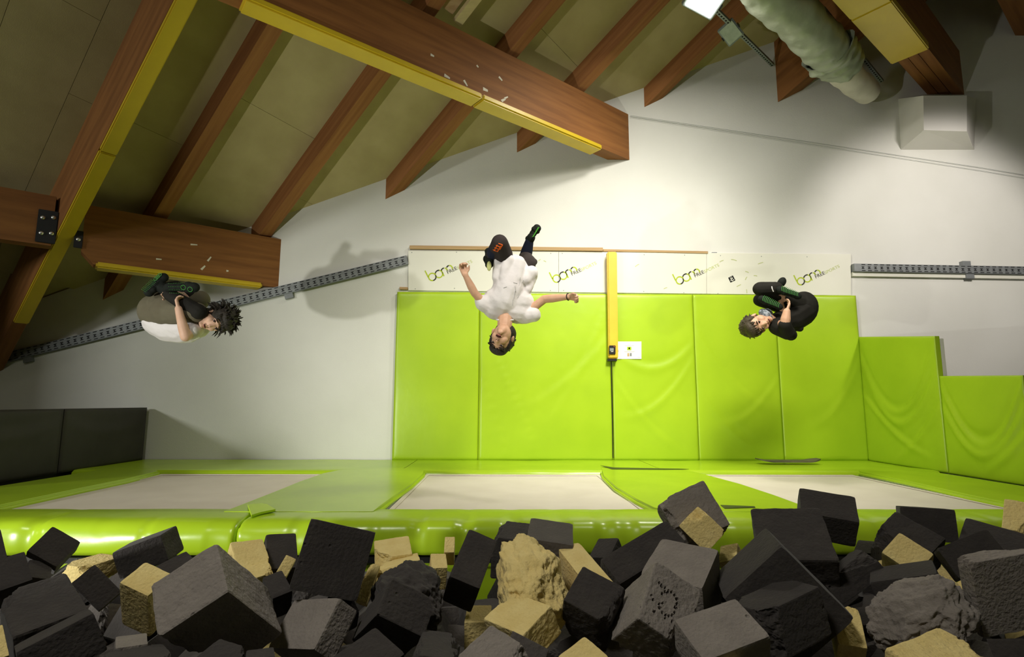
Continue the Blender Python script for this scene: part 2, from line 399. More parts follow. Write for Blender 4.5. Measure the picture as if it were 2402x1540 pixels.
# ------------------------------------------------------------------ lamps, rail, duct
def bar(mb, a, b, w, h, up=Vector((0, 0, 1))):
    a = Vector(a); b = Vector(b); t = (b-a).normalized(); s = t.cross(up).normalized(); n = s.cross(t)
    mb.box((0, -w/2, -h/2), ((b-a).length, w/2, h/2), frame(t, s, n, a))
lp = at_y(1655, -2, 5.0); nrm = (Vector((1.2, 2.4, 0))-lp).normalized()
def flood(c, nrm, upv, wd, hg, label, lit):
    r = empty('floodlight', c, label, 'floodlight')
    xx = upv.cross(nrm).normalized(); yy = nrm.cross(xx); m4 = frame(xx, yy, nrm, c)
    e = MB(); e.box((-wd/2, -hg/2, -.07), (wd/2, hg/2, 0), m4); e.build('housing', M['housing'], r, bevel=.008)
    e = MB(); e.box((-wd*.42, -hg*.42, .0), (wd*.42, hg*.42, .012), m4); e.build('lamp_panel', M['lens'] if lit else M['glass'], r)
    for sx in (-1, 1):
        e = MB(); e.box((sx*wd*.52-.006, -.02, -.12), (sx*wd*.52+.006, .02, .0), m4); e.build('bracket_arm', M['steel'], r)
    return r
flood(lp, nrm, Vector((.35, -.6, .6)), .36, .30, 'brightly lit white floodlight under the roof', True)
l2 = at_y(1714, 77, 5.6)
flood(l2, (CAM+Vector((.5, 1.0, -.6))-l2).normalized(), Vector((-.55, 0, .9)), .19, .23, 'unlit square floodlight on the slotted rail', False)
def rail(name, a, b, label):
    r = empty(name, a, label, 'rail'); e = MB(); bar(e, a, b, .045, .03); e.build('channel', M['housing'], r)
    e = MB(); n = int((b-a).length/.06); t = (b-a).normalized()
    for k in range(n): bar(e, a+t*(.06*k+.01), a+t*(.06*k+.04), .016, .034)
    o = e.build('slots', M['slot'], r); o['kind'] = 'stuff'
rail('mounting_rail', at_y(1812, 152, 6.56), at_y(1625, -30, 4.9), 'slotted steel rail carrying the floodlights from the wall')
rail('mounting_rail', at_y(2068, 190, 6.56), at_y(1930, 20, 5.2), 'slotted steel rail between the duct and the right padded beam')

def crumple_tube(pts, rad, seg, amp, freq, seed):
    vs = []; n = len(pts); ref = None
    for i, p in enumerate(pts):
        t = (pts[min(i+1, n-1)]-pts[max(i-1, 0)]).normalized()
        if ref is None: ref = Vector((1, 0, 0))
        ref = (ref - t*ref.dot(t)).normalized(); b = t.cross(ref)
        for k in range(seg):
            a = 2*math.pi*k/seg; dr = ref*math.cos(a)+b*math.sin(a)
            q = p + dr*rad[i]; nz = noise.noise(q*freq+Vector((seed, 0, 0))) + .5*abs(noise.noise(q*freq*2.3+Vector((0, seed, 0))))
            vs.append(p + dr*rad[i]*(1+amp*nz))
    fs = [(i*seg+k, i*seg+(k+1) % seg, (i+1)*seg+(k+1) % seg, (i+1)*seg+k) for i in range(n-1) for k in range(seg)]
    return MB().add(vs, fs)
def spline(P, n):
    out = []
    for i in range(n):
        t = i/(n-1)*(len(P)-1); k = min(int(t), len(P)-2); f = t-k
        p0 = P[max(k-1, 0)]; p1 = P[k]; p2 = P[k+1]; p3 = P[min(k+2, len(P)-1)]
        out.append(.5*((2*p1)+(p2-p0)*f+(2*p0-5*p1+4*p2-p3)*f*f+(3*p1-p0-3*p2+p3)*f**3))
    return out
dpts = [at_y(1690, -130, 4.4), at_y(1790, -32, 4.8), at_y(1898, 73, 5.3), at_y(1948, 126, 5.6)]
dz = empty('air_duct', dpts[-1], 'crumpled silver-green foil air duct hanging under the roof', 'duct')
pp = spline(dpts, 70); crumple_tube(pp, [.205+.012*abs(math.sin(i*.42)) for i in range(70)], 48, .20, 2.9, 3.1).build('foil_tube', M['duct'], dz, smooth=True)
pp = spline([at_y(1938, 116, 5.55), at_y(1958, 140, 5.68), at_y(1974, 160, 5.8)], 24)
crumple_tube(pp, [.235-.03*abs(math.sin(i*.45)) for i in range(24)], 48, .34, 3.8, 8.2).build('loose_cuff', M['duct'], dz, smooth=True)
pp = spline([at_y(1960, 146, 5.75), at_y(2002, 190, 6.1), at_y(2036, 214, 6.33)], 24)
crumple_tube(pp, [.165-.02*i/23 for i in range(24)], 32, .16, 4, 1.4).build('white_sleeve', M['ductend'], dz, smooth=True)

# white hood on the wall
hb = [at_y(*p) for p in ((2107, 232), (2290, 232), (2285, 351), (2113, 351))]
hf = [at_y(*p, 6.594-.42) for p in ((2166, 224), (2268, 224), (2268, 308), (2167, 305))]
e = MB(); e.add(hb+hf, [(0,3,2,1), (4,5,6,7), (0,1,5,4), (1,2,6,5), (2,3,7,6), (3,0,4,7)])
tag(e.build('wall_hood', M['hood'], origin=at_y(2200, 351)), 'white box-shaped hood on the wall under the right padded beam', 'hood')

# steel wires on the wall
def wire(pts, r, name, label):
    e = MB(); e.tube(pts, r, 6); return tag(e.build(name, M['housing'], origin=pts[0]), label, 'wire')
wire([at_y(1478, 271, WY-.02), at_y(1900, 333, WY-.02), at_y(2300, 393, WY-.02), at_y(2420, 413, WY-.02)], .0022, 'steel_wire', 'upper thin steel wire stretched across the white wall from the long beam')
wire([at_y(1478, 274, WY-.02), at_y(1900, 338, WY-.02), at_y(2300, 400, WY-.02), at_y(2420, 420, WY-.02)], .0018, 'steel_wire', 'lower thin steel wire stretched across the white wall from the long beam')

# ------------------------------------------------------------------ slotted cable trays
def tray(pa, pb, h, dep, label, brackets, lower=0.0):
    """pa is the right-hand end; local y points off the wall, z up"""
    t = (pb-pa).normalized(); n = t.cross(Vector((0, -1, 0))).normalized()
    r = empty('cable_tray', pa, label, 'cable tray'); L = (pb-pa).length; m4 = frame(t, Vector((0, -1, 0)), n, pa)
    e = MB(); e.box((0, 0, -h/2), (L, dep, h/2), m4); e.build('channel', M['tray'], r, bevel=.004)
    e = MB(); k = 0.03; i = 0
    while k < L-.08:
        for (z, hh, w0) in ((h*.38, .008, .045), (-h*.36, .008, .045)):
            e.box((k, dep-.001, z-hh/2), (k+w0, dep+.0025, z+hh/2), m4)
        for z in (.10, -.12):
            e.box((k+.012, dep-.001, h*z-.004), (k+.046, dep+.0025, h*z+.004), m4)
        e.box((k+.025, dep-.001, -h*.1), (k+.034, dep+.0025, h*.1), m4)
        k += .078
    o = e.build('slots', M['slot'], r); o['kind'] = 'stuff'
    for (s, up) in brackets:
        e = MB(); z0 = h/2-.01 if up else -h/2-.06
        e.box((s-.05, 0, z0), (s+.05, dep*.8, z0+.07), m4); e.build('bracket', M['tray'], r)
    if lower:
        e = MB(); e.box((0, .0, -h/2-lower), (L, dep*.55, -h/2), m4); e.build('lower_rail', M['board'], r)
pa, pb = at_y(-60, 858), at_y(957, 611)
tray(pb, pa, .115, .05, 'grey slotted steel cable tray sloping down the wall behind the spiky-haired boy', [(1.49, False), (4.62, False)])
tray(at_y(2460, 638), at_y(1995, 630), .10, .07, 'grey slotted steel cable tray running level to the right of the printed boards', [(1.08, True), (1.05, False)], .05)

# ------------------------------------------------------------------ wall mats
def grid_mat(o, ex, ez, en, wd, ht, thick, folds, seed, nx=40, nz=64, bulge=.006, ht2=None):
    ht2 = ht2 or ht
    """padded mat: front skin with draped folds. ex along width, ez up, en off the wall; o lower corner"""
    def rel(u, v):
        h = bulge*math.sin(math.pi*u)**.4*math.sin(math.pi*v)**.4
        for (x0, y0, x1, y1, sag, amp, sg) in folds:
            tt = (u-x0)/(x1-x0)
            if -.05 <= tt <= 1.05:
                yc = y0+(y1-y0)*tt - sag*4*tt*(1-tt)
                fade = max(0, math.sin(math.pi*min(max(tt, .02), .98)))**.5
                dd = (v-yc)*ht/sg
                h += amp*fade*(math.exp(-dd*dd) - .6*math.exp(-(dd-1.6)**2))
        q = Vector((u*wd*1.6+seed*3.7, v*ht*1.1, seed))
        h += .004*noise.noise(q*1.8)
        return h
    vs = []; fs = []
    for j in range(nz+1):
        for i in range(nx+1):
            u = i/nx; v = j/nz; e = min(u, 1-u)*wd; f2 = min(v, 1-v)*ht; ed = min(e, f2)
            rnd = -.004*max(0, 1-ed/.02)**2
            vs.append(o + ex*(u*wd) + ez*(v*(ht+(ht2-ht)*u)) + en*(thick+rel(u, v)*min(1, ed/.05)+rnd))
    n = nx+1
    for j in range(nz):
        for i in range(nx): fs.append((j*n+i, j*n+i+1, (j+1)*n+i+1, (j+1)*n+i))
    ring = [i for i in range(n)] + [j*n+nx for j in range(1, nz+1)] + [nz*n+i for i in range(nx-1, -1, -1)] + [j*n for j in range(nz-1, 0, -1)]
    b0 = len(vs)
    for i in ring:
        p = vs[i]; vs.append(p - en*((p-o).dot(en)))
    m = len(ring)
    for k in range(m): fs.append((ring[k], b0+k, b0+(k+1) % m, ring[(k+1) % m]))
    fs.append(tuple(b0+k for k in range(m)))
    return MB().add(vs, fs)
def hard_sides(o, en):
    for p in o.data.polygons: p.use_smooth = p.normal.dot(en) > .6
    return o
EX, EY, EZ = Vector((1, 0, 0)), Vector((0, 1, 0)), Vector((0, 0, 1))
mats = [  # left x, right x, top z, folds, label
    (-1.290, -.292, 1.995, [], 'plain green vinyl wall mat at the open white wall, first of the tall row'),
    (-.288, 1.305, 1.985, [(.02, .78, .60, -.3, -.05, .010, .035), (0, .55, .35, -.4, -.03, .008, .03), (.5, .2, 1.0, 1.0, .08, .006, .05), (.35, .3, 1.0, .75, .05, .006, .06)], 'extra wide green vinyl wall mat with glossy creases behind the upside-down boy'),
    (1.309, 2.313, 1.985, [(0, .66, 1, .70, .14, .009, .05), (0, .5, .8, .05, .06, .009, .045), (.1, .25, 1, .62, .10, .008, .05)], 'green vinyl wall mat right of the yellow post, with the paper notice'),
    (2.317, 3.327, 1.985, [(0, .80, .9, .30, .10, .009, .05), (0, .45, .8, .05, .08, .008, .05), (.2, .2, 1, .5, .08, .008, .05)], 'creased green vinyl wall mat between the notice mat and the tucked black-clad jumper'),
    (3.331, 4.334, 1.985, [(.3, .2, 1, .62, .10, .006, .06)], 'smooth green vinyl wall mat at the corner, last of the tall row'),
]
MATS = []
for k, (x0, x1, zt, folds, lab) in enumerate(mats):
    o = Vector((x0, WY-.002, .0)); mb = grid_mat(o, EX, EZ, -EY, x1-x0, zt, .05, folds, k+1.3)
    MATS.append(tag(hard_sides(mb.build('wall_mat', M['green'], origin=o, smooth=True), -EY), lab, 'wall mat', 'green wall mats'))
XR = 4.33
for (y0, y1, zt, zt2, folds, seed, lab) in ((6.575, 5.385, 1.477, 1.345, [(0, .92, 1, .98, .55, .018, .05), (0, .55, .8, .1, .06, .014, .04), (.05, .75, 1, .80, .45, .016, .05), (.45, .05, 1, .5, .05, .014, .05)], 7.1, 'creased green vinyl mat on the side partition, the taller of the two stepped ones'),
                                   (5.38, 4.50, .945, .910, [(0, .95, 1, .98, .65, .022, .05), (0, .7, 1, .75, .50, .02, .05), (.5, .1, 1, .5, .05, .014, .05)], 9.4, 'creased green vinyl mat on the side partition, the lower of the two stepped ones'),
                                   ):
    o = Vector((XR+.05, y0, .0)); mb = grid_mat(o, -EY, EZ, -EX, y0-y1, zt, .05, folds, seed, ht2=zt2)
    tag(hard_sides(mb.build('wall_mat', M['green'], origin=o, smooth=True), -EX), lab, 'wall mat', 'green wall mats')
mb = MB(); mb.box((XR+.052, 5.385, -.3), (XR+.09, WY-.01, 1.32)); mb.box((XR+.052, 4.50, -.3), (XR+.09, 5.38, .89)); 
tag(mb.build('partition_board', M['board'], origin=(XR+.07, 5.5, 0)), 'pale board standing behind the stepped green mats', 'partition')
# low dark padded partition on the left
pt = at_y(335, 955).z
o = Vector((-4.15, 4.2, .0)); 
r = empty('padded_partition', (-4.2, 5.4, 0), 'low charcoal padded partition at the dark end of the trampolines', 'partition')
for (a, b) in ((4.05, 5.3), (5.31, 6.52)):
    o = Vector((-4.22, a, .0)); mb = grid_mat(o, EY, EZ, EX, b-a, pt, .07, [(0, .8, 1, .8, .2, .008, .06)], a, 24, 20)
    hard_sides(mb.build('pad', M['darkpad'], r, smooth=True), EX)
mb = MB(); mb.box((-4.26, 4.05, -.3), (-4.222, 6.58, pt-.01)); mb.build('backing_board', M['black'], r)

# ------------------------------------------------------------------ printed boards over the mats
def wq(u, v, off): return at_y(u, v, WY-off)
BT = .022
bnames = ['white board printed with the first logo, beside the sloping cable tray', 'white board behind the yellow post, between the two board joints', 'white board with the black square sticker and green scuffs']
BX = [958, 1310, 1656, 1994]
BOARDS = []
for k in range(3):
    u0, u1 = BX[k], BX[k+1]
    c = [wq(u0+.25, 588+(u0-958)*.0085, 0), wq(u1-.25, 588+(u1-958)*.0085, 0), wq(u1-.25, 681.5+(u1-958)*.0115, 0), wq(u0+.25, 681.5+(u0-958)*.0115, 0)]
    mb = MB(); mb.prism(c, (0, -BT, 0)); BOARDS.append(tag(mb.build('wall_board', M['board'], origin=c[3], bevel=.002, seg=1), bnames[k], 'board', 'printed white boards'))
def flatpoly(pts, m, name, parent, off=BT+.0012, th=.001):
    c = [wq(u, v, off) for u, v in pts]; mb = MB(); mb.prism(c, (0, -th, 0)); return mb.build(name, m, parent)
def ribbon(pts, wd, off, th=.0008):
    """flat band along pixel points on the wall, width in px"""
    mb = MB(); n = len(pts); L = []; R = []
    for i in range(n):
        a = pts[max(i-1, 0)]; b = pts[min(i+1, n-1)]; dx, dy = b[0]-a[0], b[1]-a[1]; l = math.hypot(dx, dy) or 1
        nx, ny = -dy/l*wd/2, dx/l*wd/2
        L.append(wq(pts[i][0]+nx, pts[i][1]+ny, off)); R.append(wq(pts[i][0]-nx, pts[i][1]-ny, off))
    vs = L+R+[p-EY*th for p in L]+[p-EY*th for p in R]; fs = []
    for i in range(n-1):
        fs += [(i, i+1, n+i+1, n+i), (2*n+i, 3*n+i, 3*n+i+1, 2*n+i+1), (i, 2*n+i, 2*n+i+1, i+1), (n+i, n+i+1, 3*n+i+1, 3*n+i)]
    return mb.add(vs, fs)
def text_mesh(body, size, shear=0):
    cu = bpy.data.curves.new('text', 'FONT'); cu.body = body; cu.size = size; cu.extrude = .0006; cu.resolution_u = 3
    to = bpy.data.objects.new('text', cu); COL.objects.link(to)
    dg = bpy.context.evaluated_depsgraph_get(); me = bpy.data.meshes.new_from_object(to.evaluated_get(dg))
    bpy.data.objects.remove(to); bpy.data.curves.remove(cu); me.materials.clear(); return me
def put_text(body, u, v, ang, size_px, width_px, m, parent, off, name='lettering'):
    me = text_mesh(body, 1.0); xs = [p.co.x for p in me.vertices]; x0, x1 = min(xs), max(xs)
    zz = [p.co.y for p in me.vertices]; y0, y1 = min(zz), max(zz)
    rt = parent
    while rt.parent: rt = rt.parent
    for p in me.vertices:
        a = (p.co.x-x0)/(x1-x0)*width_px; b = (p.co.y-y0)/(y1-y0)*size_px; d = p.co.z
        uu = u + a*math.cos(ang) - b*math.sin(ang)*1.0; vv = v - a*math.sin(ang) - b*math.cos(ang)
        q = wq(uu, vv, off); p.co = Vector((q.x, q.y - d, q.z)) - rt.location
    return link(name, me, m, parent)
def logo(u, v, sc, parent, parent2=None):
    """u,v: pixel where the crop of the first logo starts (980,590 there)"""
    k = 1/16.013*sc
    def P(x, y): return (u + x*k, v + y*k)
    def arc(cx, cy, r, a0, a1, n=18): return [P(cx+r*math.cos(math.radians(a0+(a1-a0)*i/n)), cy+r*math.sin(math.radians(a0+(a1-a0)*i/n))) for i in range(n+1)]
    wd = 44*k; off = BT+.0015
    g = [([P(270, 710), P(395, 960)], 1), (arc(545, 945, 138, 70, 335, 26), 1), (arc(795, 835, 138, -88, 200, 26), 1), ([P(880, 690), P(985, 915)], 1), (arc(1000, 730, 118, -85, -25), 1), (arc(1190, 625, 108, -100, 10), 1), ([P(1080, 640), P(1105, 700)], 1)]
    kk = [(arc(545, 945, 138, -28, 75), 0), (arc(795, 835, 138, 190, 275), 0), (arc(1000, 730, 118, 190, 262), 0), (arc(1190, 625, 108, 195, 255), 0)]
    mb = MB()
    for pts, _ in g: r = ribbon(pts, wd, off); mb.add(r.v, r.f)
    mb.build('logo_green_strokes', M['logo_g'], parent)
    mb = MB()
    for pts, _ in kk: r = ribbon(pts, wd, off+.0009); mb.add(r.v, r.f)
    mb.build('logo_black_strokes', M['logo_k'], parent)
    a = math.radians(25.5)
    x, y = P(1135, 835); put_text('FREE', x, y, a, 130*k, 390*k, M['logo_k'], parent, off)
    x, y = P(1500, 668); put_text('SPORTS', x, y, a, 115*k, 620*k, M['logo_gl'], parent2 or parent, off)
logo(980, 590, 1.0, BOARDS[0])
logo(1271.5, 594, 1.0, BOARDS[0], BOARDS[1])
logo(1561, 599, .985, BOARDS[1], BOARDS[2])
logo(1845.5, 602, .97, BOARDS[2])
# black square sticker
c = [(1708, 651), (1719, 645.5), (1725, 657), (1713.5, 662.5)]
st = flatpoly(c, M['black'], 'square_sticker', None); tag(st, 'small black square sticker tilted on the white board', 'sticker')
flatpoly([(1712, 650), (1713, 649.6), (1714.4, 653), (1717, 651.8), (1715.2, 648.6), (1716, 648.2), (1719.2, 653.4), (1714.4, 655.6)], M['board'], 'white_emblem', st, BT+.0028)
flatpoly([(1713.5, 657), (1716, 655.8), (1719, 657), (1721.5, 653.5), (1722, 655), (1718.5, 659.5), (1716, 657.5), (1713.8, 659)], M['board'], 'white_emblem', st, BT+.0028)
# scuffs and screws on the boards
for b, lst in ((2, [(1688, 614, 9, -4), (1715, 608, 13, 3), (1778, 619, 12, -4), (1748, 636, 8, 3), (1752, 649, -4, 7), (1768, 646, 8, 1), (1728, 672, 10, -5), (1751, 678, 1, 9)]), (1, [(1490, 625, 9, -6), (1557, 677, 8, -3), (1275, 611, 6, 3), (1263, 612, 5, -4)])):
    for (u, v, du, dv) in lst:
        pr = BOARDS[b] if u > 1312 else BOARDS[0]
        ribbon([(u, v), (u+du*.5, v+dv*.5-.6), (u+du, v+dv)], 1.6, BT+.001).build('scuff', M['scuff'], pr)
for u, v in ((966, 592), (1071, 591), (974, 677), (1066, 676), (1292, 594), (1319, 594), (1291, 681), (1322, 681), (1511, 597), (1606, 598), (1690, 599), (1786, 601), (1510, 683), (1604, 686), (1684, 688), (1893, 602)):
    b = BOARDS[0] if u < 1310 else BOARDS[1] if u < 1656 else BOARDS[2]
    p = wq(u, v, BT); e = MB(); e.ball(p, (.006, .003, .006), seg=6, rings=4); e.build('screw', M['housing'], b)
# timber battens along the boards
def batten(u0, v0, u1, v1, hpx, dep, lab):
    c = [wq(u0, v0-hpx/2, 0), wq(u1, v1-hpx/2, 0), wq(u1, v1+hpx/2, 0), wq(u0, v0+hpx/2, 0)]
    mb = MB(); mb.prism(c, (0, -dep, 0)); tag(mb.build('timber_batten', M['raw'], origin=c[3], bevel=.003, seg=1), lab, 'batten')
batten(962, 581.5, 1413, 586.5, 8, .045, 'raw timber batten along the top of the boards, left of the yellow post')
batten(1414, 588, 1659, 593, 5.5, .03, 'thinner raw timber batten along the top of the boards, right of the yellow post')
batten(938, 676.5, 957, 677, 6, .03, 'short stub of raw timber batten at the lower corner of the first board')
for (u, v, w_) in ((1675, 594, 12), (1820, 597, 11), (1908, 598, 10), (1959, 599, 4)):
    c = [wq(u-w_/2, v-2, 0), wq(u+w_/2, v-2, 0), wq(u+w_/2, v+2, 0), wq(u-w_/2, v+2, 0)]
    mb = MB(); mb.prism(c, (0, -.012, 0)); tag(mb.build('wall_clip', M['tray'], origin=c[3]), 'small grey metal clip fixed along the top edge of the boards' if w_ > 5 else 'tiny grey metal clip, the smallest above the boards', 'clip', 'clips above the boards')

# ------------------------------------------------------------------ yellow padded post, notice
pr = empty('padded_post', wq(1436, 846, .1), 'yellow padded post with black control box in front of the mats', 'post')
c0 = [wq(1421.5, 594, .06), wq(1444, 594, .06), wq(1447, 841, .06), wq(1425, 841, .06)]
mb = MB(); mb.prism(c0, (0, -.085, 0)); mb.build('yellow_cover', M['pole'], pr, bevel=.012)
c0 = [wq(1423, 842, .06), wq(1444.5, 842, .06), wq(1444.5, 847.5, .06), wq(1423, 847.5, .06)]
mb = MB(); mb.prism(c0, (0, -.075, 0)); mb.build('base_cap', M['black'], pr, bevel=.003)
def front(u0, v0, u1, v1, off, th): 
    mb = MB(); mb.prism([wq(u0, v0, off), wq(u1, v0, off), wq(u1, v1, off), wq(u0, v1, off)], (0, -th, 0)); return mb
bx = front(1428.3, 810, 1443.3, 830.6, .146, .02).build('control_box', M['black'], pr, bevel=.004)
front(1430.4, 816, 1439.5, 822.5, .166, .001).build('display', M['housing'], bx)
front(1433, 823.4, 1438.5, 824.6, .166, .001).build('white_mark', M['board'], bx)
e = MB(); e.ball(wq(1440.6, 812.4, .167), .006, seg=8, rings=5); e.build('indicator', M['orange'], bx)
e = MB(); e.tube([wq(1447, 817, .09), wq(1449.5, 820, .09), wq(1450, 824, .09), wq(1447.5, 828, .09)], .003, 6); e.build('handle_loop', M['steel'], pr)
e = MB(); e.tube([wq(1433.6, 847, .09), wq(1434.2, 857, .085), wq(1435, 900, .07), wq(1437, 1000, .062), wq(1438, 1074, .062)], .0055, 6)
tag(e.build('hanging_cord', M['black'], origin=wq(1438, 1074, .06)), 'thin black cord hanging down the mat joint below the yellow post', 'cord')
pp = front(1448.5, 800.5, 1504.5, 841.5, .062, .0015).build('paper_notice', M['paper'], None, origin=wq(1476, 841, .06)); tag(pp, 'white paper notice with two small photos on the green mat', 'notice')
def pr_(u0, v0, u1, v1, m, nm): front(u0, v0, u1, v1, .0638, .0006).build(nm, m, pp)
pr_(1471, 817 - 4, 1481, 821, M['green'], 'small_photo'); pr_(1474.5, 814.5, 1477.5, 818.5, M['black'], 'photo_figure')
pr_(1471.5, 827.5, 1476, 835.5, M['raw'], 'small_photo'); pr_(1477.4, 827.5, 1481.6, 835, M['tray'], 'small_photo')
for (u0, v0, u1) in ((1472, 806.5, 1480), (1465, 810.2, 1487), (1464, 823, 1489), (1465, 825, 1487), (1495, 837, 1502)):
    pr_(u0, v0, u1, v0+.7, M['ink'], 'text_line')

# ------------------------------------------------------------------ trampolines and pads
def plank(poly, z0, z1): 
    mb = MB(); mb.prism([Vector((p.x, p.y, z0)) for p in poly], (0, 0, z1-z0)); return mb
BED = [(-3.28, -1.74), (-.745, .945), (1.90, 3.43)]
blabs = ['white trampoline bed at the dark charcoal partition', 'white trampoline bed in the middle, with springs showing', 'white trampoline bed beside the stepped green side mats']
for (x0, x1), lab in zip(BED, blabs):
    r = empty('trampoline', ((x0+x1)/2, 4.5, -.04), lab, 'trampoline')
    vs = []; fs = []; n = 24
    for j in range(n+1):
        for i in range(n+1):
            u, v = i/n, j/n; vs.append(Vector((x0+(x1-x0)*u, 3.5+1.95*v, -.030-.018*math.sin(math.pi*u)*math.sin(math.pi*v))))
    fs = [(j*(n+1)+i, j*(n+1)+i+1, (j+1)*(n+1)+i+1, (j+1)*(n+1)+i) for j in range(n) for i in range(n)]
    MB().add(vs, fs).build('jump_bed', M['bed'], r, smooth=True)
    for xa in (x0, x1-.035):
        mb = MB(); mb.box((xa, 3.5, -.028), (xa+.035, 5.45, -.024)); mb.build('edge_webbing', M['bed'], r)
    mb = MB(); mb.box((x0, 5.41, -.028), (x1, 5.45, -.022)); mb.build('edge_webbing', M['bed'], r)
    for s, xa in ((-1, x0), (1, x1)):
        mb = MB(); mb.box((xa+s*.16-.02, 3.4, -.07), (xa+s*.16+.02, 5.5, -.03)); mb.build('frame_rail', M['steel'], r)
        mb = MB()
        for k in range(46):
            y = 3.55+k*.041; mb.tube([(xa+s*.005, y, -.03), (xa+s*.15, y+.004, -.045)], .009, 6)
        o = mb.build('springs', M['bolt'], r); o['kind'] = 'stuff'
def smooth_pad(poly_px, zt, th, lab, name='trampoline_pad', mm=None, jit=.003, rnd=.018):
    P = [at_z(u, v, zt) for u, v in poly_px]
    me = bpy.data.meshes.new(name); bm = bmesh.new()
    vs = [bm.verts.new((p.x, p.y, zt-th)) for p in P]; f = bm.faces.new(vs)
    ex = bmesh.ops.extrude_face_region(bm, geom=[f]); tv = [g for g in ex['geom'] if isinstance(g, bmesh.types.BMVert)]
    for v in tv: v.co.z = zt
    bmesh.ops.recalc_face_normals(bm, faces=bm.faces)
    es = [e for e in bm.edges if e.verts[0].co.z > zt-1e-4 and e.verts[1].co.z > zt-1e-4]
    bmesh.ops.bevel(bm, geom=es, offset=rnd, segments=4, affect='EDGES', clamp_overlap=True)
    c = Vector((sum(p.x for p in P)/len(P), sum(p.y for p in P)/len(P), zt))
    for v in bm.verts: v.co -= c
    bm.to_mesh(me); bm.free(); o = link(name, me, mm or M['greenpad'], None, False); o.location = c
    for p in me.polygons: p.use_smooth = len(p.vertices) == 4
    return tag(o, lab, 'pad', 'green trampoline pads')
smooth_pad([(795, 1101), (860, 1098), (1001, 1097), (996, 1110), (968, 1135), (925, 1165), (893, 1189), (880, 1200), (515, 1200), (560, 1183), (640, 1152), (700, 1128), (755, 1109)], .012, .05, 'wide green pad bridging the shaded bed and the middle bed')
smooth_pad([(1406, 1096), (1610, 1101), (1650, 1110), (1740, 1134), (1820, 1160), (1892, 1186), (1892, 1200), (1585, 1200), (1530, 1190), (1490, 1170), (1440, 1140), (1412, 1114)], .012, .05, 'wide green pad with lifted black edge bridging to the stepped-mat bed')
smooth_pad([(-260, 1180), (0, 1138), (200, 1106), (338, 1082), (375, 1104), (300, 1122), (200, 1142), (0, 1184), (-260, 1240)], .01, .05, 'green pad strip along the charcoal partition')
smooth_pad([(2028, 1081), (2200, 1107), (2402, 1139), (2640, 1178), (2640, 1248), (2402, 1187), (2270, 1160), (2130, 1128), (2006, 1103)], .01, .05, 'green pad strip along the stepped side mats')
# back pads against the wall
for (x0, x1, lab) in ((-4.15, -1.0, 'green floor pad along the bare white wall behind the shaded bed'), (-.995, 1.6, 'green floor pad along the wall mats behind the middle bed'), (1.605, 4.33, 'green floor pad along the wall mats with the skateboard on it')):
    vs = []; fs = []; n = int((x1-x0)/.03); prof = [(WY-.01, 0), (5.9, .004), (5.56, .012), (5.50, .008), (5.475, -.012), (5.47, -.05)]
    for i in range(n+1):
        x = x0+(x1-x0)*i/n
        for (y, z) in prof: 
            q = Vector((x*1.7, y*2, 3)); vs.append(Vector((x, y+(.010*noise.noise(q*2) if y < 5.6 else 0), z+.006*noise.noise(q))))
    m = len(prof); fs = [(i*m+k, (i+1)*m+k, (i+1)*m+k+1, i*m+k+1) for i in range(n) for k in range(m-1)]
    o = MB().add(vs, fs).build('trampoline_pad', M['greenpad'], origin=Vector(((x0+x1)/2, 6, 0)), smooth=True); tag(o, lab, 'pad', 'green trampoline pads')
# front pads with puckered vinyl
def front_pad(x0, x1, lab, seed):
    vs = []; fs = []; n = int((x1-x0)/.012)
    prof = [(3.62, -.05), (3.615, -.01), (3.58, .004), (3.45, .010), (3.33, .010), (3.26, .004), (3.225, -.012), (3.205, -.035), (3.195, -.06), (3.19, -.09), (3.19, -.12), (3.192, -.15), (3.20, -.172), (3.23, -.18)]
    for i in range(n+1):
        x = x0+(x1-x0)*i/n; ed = min(x-x0, x1-x)
        for k, (y, z) in enumerate(prof):
            wv = max(0, noise.noise(Vector((x*7.5+seed, z*1.2, seed)))); pk = wv**1.4*.055*(1 if 4 <= k <= 12 else .25)
            t = noise.noise(Vector((x*2.1, k*.3, seed)))*.012
            rd = .02*max(0, 1-ed/.02)**2
            vs.append(Vector((x, y+pk*.7+t+(rd if k > 4 else 0), z-pk*.5*(1 if k < 9 else 0)-rd*(1 if 2 <= k <= 6 else 0))))
    m = len(prof); fs = [(i*m+k, (i+1)*m+k, (i+1)*m+k+1, i*m+k+1) for i in range(n) for k in range(m-1)]
    fs += [tuple(range(m)), tuple(n*m+k for k in range(m-1, -1, -1))]
    o = MB().add(vs, fs).build('trampoline_pad', M['greenpad'], origin=Vector(((x0+x1)/2, 3.4, 0)), smooth=True)
    return tag(o, lab, 'pad', 'green trampoline pads')
xs_ = at_z(563, 1222, 0).x
front_pad(-4.6, xs_-.003, 'puckered green edge pad over the pit in front of the shaded bed', 2.2)
front_pad(xs_+.003, 4.9, 'long puckered green edge pad over the pit in front of the middle bed', 6.1)
mb = MB(); mb.box((-4.6, 3.20, -.215), (4.9, 3.26, -.185)); tag(mb.build('pit_rail', M['black'], origin=(0, 3.23, -.2)), 'black steel rail under the green edge pads', 'rail')
mb = MB(); mb.box((-4.6, 3.23, -1.6), (4.9, 3.30, -.216)); tag(mb.build('pit_lining', M['green'], origin=(0, 3.26, -1.6)), 'green vinyl lining of the foam pit below the black rail', 'pit lining')
mb = MB(); mb.box((-4.6, 3.3, -1.6), (4.9, WY-.01, -.08)); struct(mb.build('floor_deck', M['pit']))
